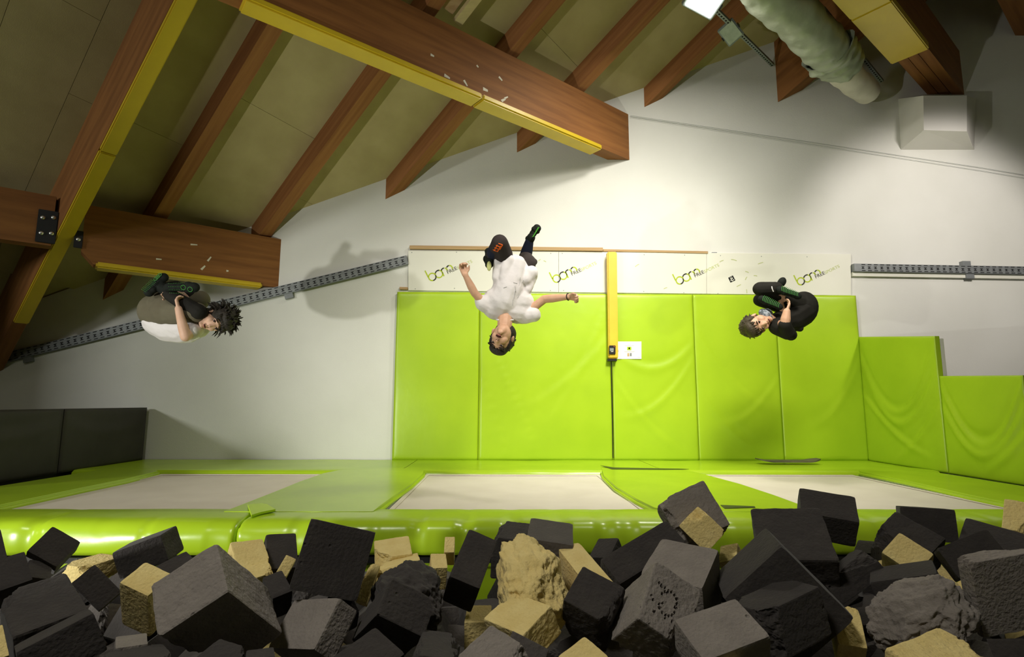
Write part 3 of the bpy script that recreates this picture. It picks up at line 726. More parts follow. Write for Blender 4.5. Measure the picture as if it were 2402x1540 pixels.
# loose flap, dark gaps, skateboard
fl = [(581, 1187), (612, 1184), (626, 1186), (646, 1198), (612, 1205), (590, 1212)]
mb = MB(); mb.prism([at_z(u, v, .018) for u, v in fl], (0, 0, .012)); tag(mb.build('vinyl_flap', M['greenflap'], origin=at_z(610, 1198, .018)), 'bright lime vinyl patch lying on the pad seam', 'flap')
for (pts, lab) in (([(1408, 1091), (1440, 1096), (1600, 1099), (1616, 1100), (1560, 1101), (1435, 1100)], 'dark slit where the lifted pad edge gapes near the wall'),
                   ([(1690, 1184), (1770, 1187), (1772, 1190), (1700, 1192)], 'dark slit in the pads beside the foam cube on the rim'),):
    mb = MB(); mb.prism([at_z(u, v, .0135) for u, v in pts], (0, 0, .002)); tag(mb.build('seam_gap', M['black'], origin=at_z(*pts[0], .0135)), lab, 'seam')
vs = []; fs = []; n = 24
a = at_y(1771, 1080, 6.2); b = at_y(1914, 1080, 6.2)
for i in range(n+1):
    t = i/n; p = a.lerp(b, t); lift = .035*max(0, abs(t-.5)*2-.62)**1.2*2.2; wdt = .10*(1-max(0, abs(t-.5)*2-.7)**2*6)
    for (dy, dz) in ((-wdt, 0), (wdt, 0), (wdt, .012), (-wdt, .012)): vs.append(Vector((p.x, 6.15+dy*1.0, .03+lift+dz)))
for i in range(n):
    for k in range(4): fs.append((i*4+k, i*4+(k+1) % 4, (i+1)*4+(k+1) % 4, (i+1)*4+k))
fs += [(3, 2, 1, 0), tuple(n*4+k for k in range(4))]
sk = MB().add(vs, fs); o = sk.build('skateboard_deck', M['deck'], origin=Vector(((a.x+b.x)/2, 6.15, .02))); tag(o, 'dark skateboard deck without wheels lying on the pad against the wall mats', 'skateboard')


# ------------------------------------------------------------------ foam pit
FOAM = """A1 k clean -1.830 2.359 0.070 0.930 -0.764 1.192 0.111 0.122 0.132
A2 y torn -1.561 2.211 0.036 1.604 0.001 -0.348 0.121 0.075 0.143
A3 k clean -1.378 2.256 0.094 1.624 1.219 0.244 0.103 0.173 0.157
A4 k clean -1.230 2.161 0.021 0.402 -0.355 0.837 0.151 0.076 0.111
A5 k clean -1.944 2.213 0.093 -0.170 -0.702 2.568 0.142 0.059 0.106
A6 k clean -1.648 1.964 0.077 -0.288 -0.754 2.623 0.115 0.082 0.115
A7 k torn -1.335 1.723 0.003 -0.175 -0.149 2.417 0.296 0.160 0.197
A8 k clean -1.125 1.511 0.051 1.371 -0.348 0.795 0.155 0.103 0.144
A9 k clean -1.397 2.012 0.034 1.167 -0.659 0.840 0.078 0.130 0.122
A10 y clean -1.160 1.910 0.033 2.044 0.328 -0.154 0.109 0.188 0.093
A11 g torn -0.775 1.604 0.107 0.698 0.594 -0.853 0.165 0.178 0.296
A13 y torn -0.973 2.207 0.046 0.038 -0.480 2.246 0.155 0.119 0.128
A14 y torn -0.881 2.116 0.023 -0.111 -0.258 2.421 0.081 0.075 0.099
A15 k clean -0.913 2.357 0.031 0.091 -0.726 2.047 0.161 0.117 0.129
A16 y clean -0.814 2.173 0.056 0.796 -0.907 1.058 0.067 0.040 0.072
A17 k clean -0.781 2.016 0.011 -0.211 -0.501 2.374 0.102 0.066 0.101
A18 g clean -1.020 1.619 -0.021 0.075 0.085 2.159 0.119 0.073 0.089
A19 k torn -0.803 1.292 0.079 0.157 0.234 2.188 0.306 0.119 0.097
A20 k torn -0.682 1.442 0.021 0.177 -0.156 1.327 0.081 0.092 0.101
A21 k torn -0.583 1.423 0.018 0.049 0.035 2.012 0.115 0.063 0.091
A22 y torn -1.221 1.435 0.075 -0.209 -0.677 2.549 0.087 0.031 0.071
B1 k clean -0.573 1.949 0.150 0.912 -1.238 0.946 0.214 0.215 0.212
B2 y torn -0.472 2.502 -0.035 -0.083 -0.159 1.827 0.190 0.154 0.176
B3 y torn -0.412 2.353 -0.047 -0.167 0.047 1.794 0.173 0.171 0.150
B4 y clean -0.258 2.315 -0.000 0.039 -0.337 1.758 0.095 0.063 0.097
B5 y clean -0.222 2.419 0.052 0.000 -0.623 1.622 0.080 0.042 0.078
B6 k chunk -0.322 1.940 0.005 0.127 -0.079 1.784 0.303 0.202 0.197
B7 k torn -0.325 1.756 0.024 0.891 0.683 -1.788 0.117 0.194 0.155
B8 k clean -0.115 2.055 0.080 2.319 0.360 -0.075 0.111 0.173 0.193
B9 k torn 0.038 2.403 0.060 0.085 -0.139 1.380 0.196 0.130 0.169
B10 d clean 0.178 2.201 0.099 0.120 -0.128 1.449 0.226 0.173 0.177
B11 y chunk 0.096 1.895 0.082 -0.170 -0.230 1.663 0.352 0.186 0.195
B12 y torn 0.056 1.613 0.062 2.006 -0.049 -0.897 0.172 0.084 0.116
B13 g clean -0.567 1.758 -0.003 0.312 0.801 -1.960 0.146 0.226 0.081
B14 k clean -0.539 1.966 -0.029 -0.348 -0.714 2.406 0.096 0.073 0.103
B15 k clean -0.345 1.511 -0.020 0.383 -0.243 0.889 0.136 0.117 0.138
B16 k torn -0.178 1.557 -0.037 0.131 0.191 1.597 0.299 0.114 0.147
B17 g torn -0.018 1.364 0.045 0.252 -0.261 0.889 0.121 0.120 0.135
B18 d clean 0.067 1.525 0.034 0.711 -0.995 0.701 0.049 0.102 0.090
B20 y clean -0.084 2.111 -0.144 -0.011 -0.134 1.538 0.122 0.091 0.123
B21 y torn -0.513 2.216 -0.019 0.581 -1.022 1.116 0.136 0.043 0.096
C1 g torn 0.789 2.350 0.201 1.122 -0.424 -0.043 0.206 0.193 0.199
C2 y torn 0.780 2.209 0.187 1.265 -0.800 -0.101 0.109 0.132 0.135
C3 k clean 0.512 2.080 0.088 0.674 -0.402 0.297 0.297 0.110 0.190
C4 k clean 0.447 2.410 0.023 -0.172 -0.455 1.008 0.124 0.096 0.107
C5 y clean 0.293 1.988 0.033 -0.147 -0.250 1.882 0.295 0.088 0.180
C6 k torn 0.277 1.757 0.050 2.184 0.335 -0.480 0.142 0.168 0.131
C7 g clean 0.598 1.899 0.067 0.057 -0.310 0.961 0.224 0.195 0.197
C8 g torn 0.433 1.653 0.066 0.861 0.626 -2.178 0.187 0.211 0.146
C9 g clean 0.553 1.461 0.077 1.819 0.373 -1.293 0.132 0.098 0.184
C10 k clean 0.866 1.795 0.082 0.771 0.011 -1.835 0.242 0.237 0.262
C11 k torn 0.778 1.607 0.081 0.096 0.190 -2.750 0.217 0.124 0.129
C12 y clean 0.212 1.519 -0.020 0.300 -0.291 0.615 0.099 0.086 0.111
C13 y clean 0.935 2.315 0.042 -0.344 -0.397 1.095 0.108 0.073 0.071
C14 k torn 1.076 2.096 0.111 -0.097 -0.534 1.265 0.260 0.243 0.236
C15 k clean 1.329 2.304 0.215 -0.133 0.552 -2.067 0.149 0.204 0.129
C16 k torn 1.576 2.203 0.108 0.507 -0.539 0.287 0.158 0.177 0.173
C17 k clean 1.776 2.353 0.177 -0.098 -1.436 1.147 0.127 0.185 0.162
C18 y clean 1.508 2.110 0.094 0.649 -0.683 0.146 0.108 0.118 0.129
C19 y torn 1.528 2.211 0.005 -0.004 -0.364 0.804 0.108 0.099 0.121
C20 k torn 1.221 2.009 0.070 0.587 -0.204 -1.747 0.129 0.199 0.082
C21 k clean 1.321 1.861 0.099 -0.320 -0.081 0.957 0.141 0.186 0.068
C22 g chunk 1.204 1.657 0.059 0.988 -0.419 -1.106 0.255 0.181 0.133
C23 g torn 1.392 1.587 0.159 -2.264 -1.323 -2.515 0.212 0.172 0.050
C24 k clean 1.584 1.909 0.165 -0.993 -0.970 2.080 0.104 0.162 0.140
C25 k clean 1.907 2.203 0.094 0.226 -0.414 0.670 0.155 0.184 0.163
C26 y torn 2.308 2.507 0.129 0.062 -0.636 0.699 0.184 0.088 0.141
C27 y torn 1.049 1.406 0.008 -0.015 -0.178 2.054 0.113 0.250 0.158
C28 k clean 1.275 1.445 0.058 -0.623 -1.138 1.499 0.058 0.073 0.086
C29 y torn 1.056 1.765 -0.026 0.022 -0.707 1.165 0.129 0.074 0.112
C31 g clean 1.276 2.217 0.010 0.245 -0.494 0.655 0.097 0.050 0.090
C33 k clean 1.565 2.410 0.015 -0.035 -0.186 0.858 0.131 0.090 0.114
C36 y clean 0.552 1.385 0.031 -0.060 0.053 1.196 0.075 0.040 0.069
A23 k clean -1.815 2.267 0.001 0.420 -0.512 2.212 0.091 0.077 0.060"""
FL = {
 'A4': 'narrow charcoal foam piece between the rail-side charcoal block and the largest grey block',
 'A5': 'charcoal foam block on the partition side of the tipped cube',
 'A6': 'charcoal foam block sandwiched between the tipped cube and the gouged slab',
 'A14': 'small yellow foam crumb under the torn yellow block behind the largest grey one',
 'A15': 'dark foam cube tucked right behind the upright black cube',
 'A16': 'thin yellow foam sliver against the side of the upright black cube',
 'A17': 'small charcoal foam piece between the largest grey block and the yellow sliver',
 'A18': 'small grey foam top poking out below the cheese-like yellow wedge',
 'A19': 'ragged charcoal foam block just in front of the small grey top',
 'A20': 'ragged charcoal foam piece directly under the black underside of the largest grey block',
 'A21': 'ragged charcoal foam piece between the largest grey block and the clean grey cube',
 'A22': 'pale yellow foam piece beside the slab with the black front face',
 'A23': 'dim charcoal foam piece under the tipped cube',
 'B4': 'small yellow foam piece between the ragged lump and the overhanging black cube',
 'B5': 'tiny upright yellow foam piece behind the overhanging black cube',
 'B9': 'ragged charcoal foam block half hidden behind the smooth dark grey cube',
 'B14': 'charcoal foam piece between the clean grey cube and the upright black cube',
 'B15': 'charcoal foam corner like a pyramid in front of the torn-ridged block',
 'B16': 'ragged charcoal foam block between the pyramid-like corner and the chipped grey peak',
 'B18': 'dark grey foam block tucked under the chipped grey peak',
 'B20': 'shaded yellow foam block in the hollow under the overhanging black cube',
 'B21': 'rough yellow foam piece between the upright black cube and the ragged lump',
 'C4': 'small black foam cube at the rail beside the long black block',
 'C13': 'small yellow foam piece below the leaning yellow cube',
 'C19': 'flat yellow foam scrap under the clean yellow wedge',
 'C21': 'flat black foam slab behind the rough grey boulder',
 'C24': 'black foam cube behind the gouged grey block',
 'C25': 'dark foam block between the yellow corner block and the clean yellow wedge',
 'C28': 'black foam block below the gouged grey block',
 'C31': 'small grey foam piece beside the charcoal block with a bitten light edge',
 'C33': 'small dark foam piece below the tilted dark block',
 'C36': 'tiny yellow foam tip at the foot of the flat-topped grey cube',
 'A1': 'charcoal foam cube tipped on edge against the glossy end of the green edge pad',
 'A2': 'crumbly yellow foam block next to the tipped charcoal cube',
 'A3': 'charcoal foam block between the crumbly yellow block and the largest grey one',
 'A7': 'wide charcoal foam slab with a gouged edge, beside the dark partition end of the pit',
 'A8': 'charcoal foam slab with a black front face, lying over the gouged slab',
 'A9': 'dark foam block wedged between the gouged slab and the cheese-like wedge',
 'A10': 'yellow foam block shaped like a cheese wedge, left of the big torn grey block',
 'A11': 'largest grey foam block with torn crumbling edge and black underside',
 'A13': 'torn yellow foam block peeping out behind the largest grey block',
 'B1': 'tall upright black foam cube standing clear against the green pad',
 'B2': 'pale yellow foam block by the rail right of the upright black cube',
 'B3': 'flat yellow foam piece between the upright black cube and the ragged charcoal lump',
 'B6': 'ragged rounded charcoal foam lump right of the upright black cube',
 'B7': 'broad charcoal foam block with a torn ridge in front of the ragged charcoal lump',
 'B8': 'black foam cube next to the round crumbly yellow boulder, overhanging a dark hollow',
 'B10': 'smooth dark grey foam cube behind the round crumbly yellow boulder',
 'B11': 'round crumbly yellow foam boulder, rough all over',
 'B12': 'yellow foam cube with a crumbling side, just below the round yellow boulder',
 'B13': 'clean grey foam cube to the right of the largest grey block',
 'B17': 'grey foam block with a chipped peak below the crumbling yellow cube',
 'C1': 'pitted grey foam cube perched highest over the green pad edge',
 'C2': 'yellow foam cube with pits leaning on the perched grey cube',
 'C3': 'long black foam block under the leaning yellow cube',
 'C5': 'yellow foam slab squeezed beside the round yellow boulder',
 'C6': 'charcoal foam cube with black front between the yellow slab and the hole-punched grey block',
 'C7': 'grey foam cube just behind the hole-punched grey block',
 'C8': 'grey foam block punched with many small holes',
 'C9': 'clean flat-topped grey foam cube in front of the hole-punched block',
 'C10': 'long charcoal foam block with a sharp straight ridge beside the hole-punched block',
 'C11': 'large black foam block with a worn corner under the straight-ridged one',
 'C14': 'black foam cube with a bite out of its top edge, by the green pad',
 'C15': 'charcoal foam cube sitting highest, in front of the bed beside the stepped mats',
 'C16': 'tilted dark foam block just behind the clean yellow wedge',
 'C17': 'dark foam cube with level top against the pad at the stepped-mat end',
 'C18': 'clean yellow foam wedge among dark blocks at the stepped-mat end',
 'C20': 'charcoal foam block with a bitten light edge, left of the clean yellow wedge',
 'C22': 'rough pitted grey foam boulder with crumbling top',
 'C23': 'big grey foam block with a gouge, beside the rough grey boulder',
 'C26': 'yellow foam block at the pad corner by the stepped mats',
 'C27': 'crusty yellow foam block in front of the rough grey boulder',
 'C29': 'mottled yellow foam block between the large black block and the rough grey boulder',
 'C12': 'clean yellow foam corner poking up below the charcoal cube with black front',
}
def foam_mesh(dims, style, seed, cuts, holes=None):
    bm = bmesh.new(); bmesh.ops.create_cube(bm, size=1.0)
    bmesh.ops.subdivide_edges(bm, edges=bm.edges[:], cuts=cuts, use_grid_fill=True)
    sv = Vector((seed*1.37, seed*2.11, seed*.73)); rnd = random.Random(seed)
    tears = []
    if style in ('torn', 'chunk'):
        for k in range(3 if style == 'torn' else 7):
            c = Vector((rnd.choice((-1, 1)), rnd.choice((-1, 1)), rnd.uniform(-1, 1) if style == 'torn' else rnd.choice((-1, 1))))
            if style == 'torn': c = Vector(rnd.sample(list(c), 3))
            tears.append((c.normalized(), rnd.uniform(.55, .66) if style == 'torn' else rnd.uniform(.50, .60)))
    for v in bm.verts:
        p = v.co.copy()
        q = max(abs(p.x), abs(p.y), abs(p.z))*2
        e = sum(max(0, abs(c)*2-.93)/.07 for c in p)
        if e > 1: p *= 1-.012*(e-1)**1.4
        if style == 'chunk':
            s = p.normalized()*.60; p = p.lerp(s, .55)
            n1 = noise.fractal(p*3.2+sv, 1.0, 2.0, 4); n2 = noise.fractal(p*11+sv, .9, 2.0, 4)
            p += p.normalized()*(n1*.085+n2*.035)
        for (n, d) in tears:
            dd = d + .09*noise.fractal(p*4+sv, 1, 2, 4) + .018*noise.noise(p*22+sv)
            h = p.dot(n)-dd
            if h > 0: p -= n*h
        n1 = noise.noise(p*2.0+sv)*.012 + noise.noise(p*9+sv)*.004
        if style != 'clean': n1 += noise.fractal(p*7+sv, 1, 2, 3)*.008
        p += v.co.normalized()*n1
        if holes:
            ax, sg, pts = holes
            if v.co[ax]*sg > .49:
                b, c = v.co[(ax+1) % 3], v.co[(ax+2) % 3]
                for (hb, hc, hr) in pts:
                    dd = math.hypot(b-hb, c-hc)
                    if dd < hr: p[ax] -= sg*.07
        v.co = Vector((p.x*dims[0], p.y*dims[1], p.z*dims[2]))
    for f in bm.faces: f.smooth = style == 'chunk'
    me = bpy.data.meshes.new('foam'); bm.to_mesh(me); bm.free(); return me
nf = 0
for ln in FOAM.strip().split('\n'):
    w_ = ln.split(); nm, c, st = w_[:3]; x, y, z, rx, ry, rz, dx, dy, dz_ = map(float, w_[3:])
    p = Vector((x, y, z-CAM_H)); Y = p.y
    dm = (dx, dy, dz_)
    nf += 1
    hl = None
    if nm == 'C8':        # the face towards the viewer carries punched holes
        rm = Euler((rx, ry, rz)).to_matrix(); rr = random.Random(5); best = max(((a_, s_) for a_ in range(3) for s_ in (-1, 1)), key=lambda q: -(rm.col[q[0]]*q[1]).normalized().dot((p+Vector((0.05, 0, 0))).normalized())*(1 if (rm.col[q[0]]*q[1]).x > -.2 else .2))
        pts = []
        for i in range(15): t = i/14*math.pi*1.7+.5; pts.append((.05+.17*math.cos(t), .02+.19*math.sin(t), .022))
        for i in range(14): pts.append((rr.uniform(-.1, .36), rr.uniform(-.25, .3), .02))
        hl = (best[0], best[1], pts)
    o = link('foam_block', foam_mesh(dm, st, nf+.5, 70 if hl else 40 if st == 'chunk' else 26 if st == 'torn' else 12, hl), FM[c])
    o.location = p + CAM; o.rotation_euler = (rx, ry, rz)
    lab = FL[nm]
    tag(o, lab, 'foam block', 'foam blocks in the pit')
# the layers of blocks under them
rnd = random.Random(11)
pool = [('k', foam_mesh((.2, .2, .2), 'clean', 101.5, 10)), ('k', foam_mesh((.2, .2, .2), 'torn', 103.5, 16)), ('k', foam_mesh((.2, .2, .2), 'clean', 107.5, 10)), ('d', foam_mesh((.2, .2, .2), 'torn', 109.5, 16)), ('y', foam_mesh((.2, .2, .2), 'torn', 113.5, 16))]
for c, me in pool: me.materials.append(FM[c])
vs = []; nx_, ny_ = 90, 40
for j in range(ny_+1):
    for i in range(nx_+1):
        x = -4.5+9.3*i/nx_; y = .3+2.85*j/ny_; c = noise.cell(Vector((x*4.5, y*4.5, 1.0)))
        vs.append(Vector((x, y, -.42-.12*c+.05*noise.noise(Vector((x*9, y*9, 0))))))
hp = MB().add(vs, [(j*(nx_+1)+i, j*(nx_+1)+i+1, (j+1)*(nx_+1)+i+1, (j+1)*(nx_+1)+i) for j in range(ny_) for i in range(nx_)])
o = hp.build('foam_heap', FM['k'], origin=Vector((0, 1.7, -.5))); tag(o, 'deep layer of charcoal foam filling the pit', 'foam'); o['kind'] = 'stuff'
for row, (v, Y) in enumerate(((1395, 2.95), (1470, 2.75), (1560, 2.55))):
    for u in range(-160, 2600, 112):
        uu = u + rnd.uniform(-30, 30) + (55 if row % 2 else 0)
        p = at_y(uu, v+rnd.uniform(-14, 14), Y+rnd.uniform(-.06, .06))
        c, me = pool[rnd.choice((0, 0, 1, 1, 2, 2, 3, 3, 4))]
        o = bpy.data.objects.new('foam_block', me); COL.objects.link(o); o.location = p
        o.rotation_euler = (rnd.uniform(0, 6), rnd.uniform(0, 6), rnd.uniform(0, 6))
        lab = {'k': 'charcoal foam cube deep in the gaps of the pit', 'd': 'ragged dark grey foam cube deep in the gaps of the pit', 'y': 'yellow foam cube deep in the gaps of the pit'}[c]
        tag(o, lab, 'foam block', lab)

# ------------------------------------------------------------------ people
def bake(mb, name, mt, parent, voxel=.007, smooth=6, sfac=.5, extra=None):
    """one continuous skin over overlapping limbs"""
    rt = parent
    while rt.parent: rt = rt.parent
    me = mb.mesh(name, rt.location); o = bpy.data.objects.new(name, me); COL.objects.link(o)
    md = o.modifiers.new('r', 'REMESH'); md.mode = 'VOXEL'; md.voxel_size = voxel; md.use_smooth_shade = True
    ms = o.modifiers.new('s', 'SMOOTH'); ms.factor = sfac; ms.iterations = smooth
    dg = bpy.context.evaluated_depsgraph_get(); dg.update()
    m2 = bpy.data.meshes.new_from_object(o.evaluated_get(dg)); bpy.data.objects.remove(o); bpy.data.meshes.remove(me)
    m2.materials.clear()
    if extra:
        bm = bmesh.new(); bm.from_mesh(m2); t = extra.mesh('x', rt.location); bm.from_mesh(t); bm.to_mesh(m2); bm.free()
    r = link(name, m2, mt, parent, True); return r

from mathutils.bvhtree import BVHTree
def on_skin(o, p, off=.0015):
    """the point of o's surface that the viewer sees at p"""
    rt = o
    while rt.parent: rt = rt.parent
    bv = BVHTree.FromPolygons([v.co for v in o.data.vertices], [tuple(f.vertices) for f in o.data.polygons])
    c = CAM - rt.location; d = (p-CAM).normalized(); h = bv.ray_cast(c, d)
    return (h[0] - d*off + rt.location) if h[0] is not None else None
class Kid:
    def __init__(s, ox, oy, sc, Y): s.ox, s.oy, s.sc, s.Y = ox, oy, sc, Y
    def p(s, x, y, d=0.0): return at_y(s.ox+x/s.sc, s.oy+y/s.sc, s.Y+d)
    def m(s, z): return z/s.sc*s.Y/F_PX          # zoomed pixels -> metres
def limb(mb, pts, rad):
    for (a, b), (ra, rb) in zip(zip(pts, pts[1:]), zip(rad, rad[1:])): mb.capsule(a, b, ra, rb)
def hand(mb, wrist, tip_dir, palm_n, L, curl, spread=1.0, side=1):
    """palm, four unequal fingers in two bones, thumb from the side of the palm"""
    t = tip_dir.normalized(); n = (palm_n - t*palm_n.dot(t)).normalized(); s = t.cross(n)*side
    pl = L*.5
    for k in (-1.2, -.4, .4, 1.2): mb.capsule(wrist + s*k*L*.10, wrist + t*pl + s*k*L*.155, L*.085, L*.085, 8)
    for k, fl in zip((-1.35, -.45, .45, 1.35), (.40, .48, .46, .36)):
        a = wrist + t*pl + s*k*L*.15*spread
        d1 = (t*math.cos(curl*.6) + n*math.sin(curl*.6)); d2 = (t*math.cos(curl*1.5) + n*math.sin(curl*1.5)); d3 = (t*math.cos(curl*2.3) + n*math.sin(curl*2.3))
        b = a + d1*L*fl*.45; c = b + d2*L*fl*.35; e = c + d3*L*fl*.25
        mb.capsule(a, b, L*.066, L*.060, 8); mb.capsule(b, c, L*.060, L*.055, 8); mb.capsule(c, e, L*.055, L*.045, 8)
    a = wrist + t*L*.14 + s*L*.14; b = a + (t*.65 + s*.75 + n*.2).normalized()*L*.24; c = b + (t*.9 + s*.15 + n*.5).normalized()*L*.22
    mb.capsule(a, b, L*.085, L*.07, 8); mb.capsule(b, c, L*.07, L*.052, 8)
def head_frame(c, up, fwd):
    z = up.normalized(); y = (fwd - z*fwd.dot(z)).normalized(); x = y.cross(z); return frame(x, y, z, c)
def head(mb, hf, k=1.0):
    """skin of a head: local x = ear to ear, y = out of the face, z = crown"""
    m3 = hf.to_3x3()
    def B(c, r): mb.ball(hf @ (Vector(c)*k), Vector(r)*k, m3, 16, 12)
    B((0, -.012, .032), (.070, .088, .078)); B((0, .012, -.030), (.060, .066, .070)); B((0, .030, -.072), (.036, .040, .034))
    B((0, .070, -.010), (.034, .020, .04)); B((.03, .052, -.024), (.028, .03, .028)); B((-.03, .052, -.024), (.028, .03, .028))
    B((0, .094, -.024), (.0125, .016, .012)); mb.capsule(hf @ (Vector((0, .082, .012))*k), hf @ (Vector((0, .096, -.020))*k), .008*k, .010*k, 8)
    B((0, .073, .028), (.045, .014, .010)); B((0, .078, -.055), (.020, .012, .010)); B((0, .068, -.082), (.02, .018, .014))
    for s in (-1, 1): B((s*.074, -.008, -.008), (.010, .018, .028))
def face(hf, parent, k, mouth_open=False, lookdown=False):
    m3 = hf.to_3x3()
    def E(name, c, r, mt, tilt=0):
        mb = MB(); mb.ball(hf @ (Vector(c)*k), Vector(r)*k, m3 @ Matrix.Rotation(tilt, 3, 'Y'), 10, 8); mb.build(name, M[mt], parent, smooth=True)
    for s in (-1, 1):
        E('eye', (s*.031, .079, .008), (.0125, .006, .0058), 'eyewhite'); E('iris', (s*.031, .0838, .008), (.006, .0035, .0056), 'dark')
        E('eyelid', (s*.031, .082, .0138), (.0145, .005, .0022), 'dark', -s*.12)
        E('eyebrow', (s*.032, .083, .029), (.020, .006, .0042), 'dark', s*.12)
        E('nostril', (s*.006, .1015, -.034), (.0036, .003, .0026), 'dark')
    if mouth_open:
        E('mouth', (0, .087, -.057), (.021, .007, .010), 'mouth'); E('lower_lip', (0, .088, -.069), (.016, .006, .004), 'lip')
    else:
        E('mouth', (0, .0885, -.057), (.021, .0055, .0026), 'mouth'); E('lower_lip', (0, .0878, -.0625), (.016, .006, .0042), 'lip')
def hair(hf, k, parent, mt, spikes, seed, vol=1.0, fringe=.5, back=.0):
    mb = MB(); m3 = hf.to_3x3()
    def B(c, r): mb.ball(hf @ (Vector(c)*k), Vector(r)*k, m3, 18, 12)
    B((0, -.030, .046), (.080*vol, .086*vol, .082*vol)); B((0, -.055, .0), (.074*vol, .06, .075)); B((0, .03, .082), (.062*vol, .055, .036*vol))
    for s in (-1, 1): B((s*.066, -.020, .030), (.018, .045, .045)); B((s*.068, .012, .045), (.012, .022, .03))
    ex = MB(); r = random.Random(seed)
    for i in range(spikes):
        a = r.uniform(0, 2*math.pi); h = r.uniform(-.55, 1.0)
        if math.sin(a) > .3 and h < .35: continue
        d = Vector((math.cos(a)*math.sqrt(1-h*h), math.sin(a)*math.sqrt(1-h*h), h))
        p0 = Vector((0, -.025, .04)) + Vector((d.x*.074*vol, d.y*.08*vol, d.z*.076*vol))
        L = r.uniform(.018, .045)*back if back else r.uniform(.008, .02)
        tg = (d + Vector((r.uniform(-.5, .5), r.uniform(-.3, .6), r.uniform(-.4, .4)))*.8).normalized()
        P = [p0 - d*.012, p0 + tg*L*.5, p0 + tg*L*.85 + Vector((0, 0, -.2*L))]
        ex.tube([hf @ (q*k) for q in P], [.0075*k, .005*k, .0006*k], 5)
    for i in range(int(26*fringe)):
        x = r.uniform(-.058, .058); p0 = Vector((x, .048-abs(x)*.25, .086-abs(x)*.35)); p1 = p0 + Vector((r.uniform(-.012, .012), .026, -.022)); p2 = p1 + Vector((r.uniform(-.012, .012), .006, -r.uniform(.012, .032)))
        ex.tube([hf @ (q*k) for q in (p0, p1, p2)], [.010*k, .0075*k, .0008*k], 5)
    return bake(mb, 'hair', M[mt], parent, .006, 3, .5, ex)
def foot(mb, heel, toe, sole_n, L, wd):
    """heel, ball and toes of a stockinged foot"""
    t = (toe-heel).normalized(); n = (sole_n - t*sole_n.dot(t)).normalized(); s = t.cross(n)
    for a, r in ((.10, .62), (.28, .55), (.5, .6), (.72, .78), (.88, .66)):
        c = heel + t*L*a - n*wd*.22; mb.ball(c, (L*.19, wd*r*.72, wd*.42), Matrix((t, s, n)).transposed(), 12, 8)
    return frame(t, s, n, heel)

# -------- boy in the white T-shirt, upside down in mid-air
K = Kid(1040, 510, 4.5306, 4.5)
pc = empty('person', K.p(620, 1400, 0), 'person in a white T-shirt hanging upside down with arms spread and one knee bent', 'person')
sL, sR = K.p(500, 985, .03), K.p(850, 1035, .05); hipL, hipR = K.p(650, 520, .08), K.p(830, 560, .10)
neck0, neck1 = K.p(665, 1000, .04), K.p(650, 1150, -.02)
elL, wrL = K.p(330, 800, -.05), K.p(232, 610, -.10); elR, wrR = K.p(1075, 865, -.02), K.p(1325, 842, -.14)
knL, anL = K.p(598, 268, -.16), K.p(492, 452, .06); knR, anR = K.p(872, 415, .26), K.p(915, 250, .16)
body = MB()
limb(body, [sL, elL, wrL], [.040, .033, .023]); limb(body, [sR, elR, wrR], [.041, .035, .024])
limb(body, [elL, elL.lerp(wrL, .35), wrL], [.034, .034, .023]); limb(body, [elR, elR.lerp(wrR, .35), wrR], [.035, .036, .024])
hand(body, wrL, K.p(200, 500, -.10)-wrL, Vector((.6, -1, -.1)), .14, 1.15, side=1)
hand(body, wrR, K.p(1440, 850, -.16)-wrR, Vector((0, -.75, -.8)), .135, 1.55, side=-1)
limb(body, [neck0, neck1], [.068, .062]); limb(body, [sL, K.p(665, 960, .06), sR], [.045, .05, .045]); limb(body, [neck0, K.p(740, 560, .09)], [.09, .08])
limb(body, [hipL, knL, anL], [.06, .05, .035]); limb(body, [hipR, knR, anR], [.06, .045, .032])
HF = head_frame(K.p(625, 1268, -.03), K.p(590, 1420, .10)-K.p(645, 1180, .0)+Vector((0, .06, 0)), Vector((-.03, -1, .42)))
head(body, HF, 1.2)
bake(body, 'body', M['skin'], pc, .0048, 4, .5)
face(HF, pc, 1.2, True)
hair(HF, 1.23, pc, 'hair', 170, 4, 1.05, .35)
tee = MB()
limb(tee, [K.p(640, 900, .04), K.p(690, 760, .02), K.p(735, 560, .05)], [.145, .138, .140])
for (x, y, d, rx, ry, rz) in ((660, 930, .05, .165, .10, .09), (690, 780, .04, .150, .10, .12), (735, 600, .05, .150, .105, .13), (650, 1000, .05, .11, .085, .055)): tee.ball(K.p(x, y, d), (rx, ry, rz), None, 18, 12)
tee.capsule(K.p(540, 960, .04), K.p(800, 1000, .05), .098, .105); tee.capsule(K.p(560, 880, .04), K.p(820, 900, .05), .115, .115); tee.ball(K.p(655, 1010, .045), (.105, .092, .062), None)
limb(tee, [sL + Vector((.02, 0, .02)), K.p(415, 915, .0)], [.075, .062]); limb(tee, [sR, K.p(955, 1030, .02)], [.080, .066])
limb(tee, [K.p(440, 900, 0), K.p(400, 885, .0)], [.060, .056])
for (a, b, r0) in (((560, 640, -.03), (600, 450, -.02), .05), ((640, 640, -.06), (690, 455, -.05), .055), ((780, 650, -.05), (800, 480, -.03), .06), ((880, 660, -.02), (930, 590, .0), .065), ((900, 760, 0), (945, 620, .02), .05), ((560, 760, .0), (575, 600, .0), .04)):
    tee.capsule(K.p(*a), K.p(*b), r0*.8, r0)
t_ = bake(tee, 't_shirt', M['tee'], pc, .007, 14, .5)
for v in t_.data.vertices:
    q = v.co; d = noise.fractal(Vector((q.x*12+q.z*7, q.y*3, q.z*6-q.x*3)), .8, 2, 2); v.co += v.normal*d*.0055
cl = MB(); c0 = K.p(658, 1078, .015); ring = []
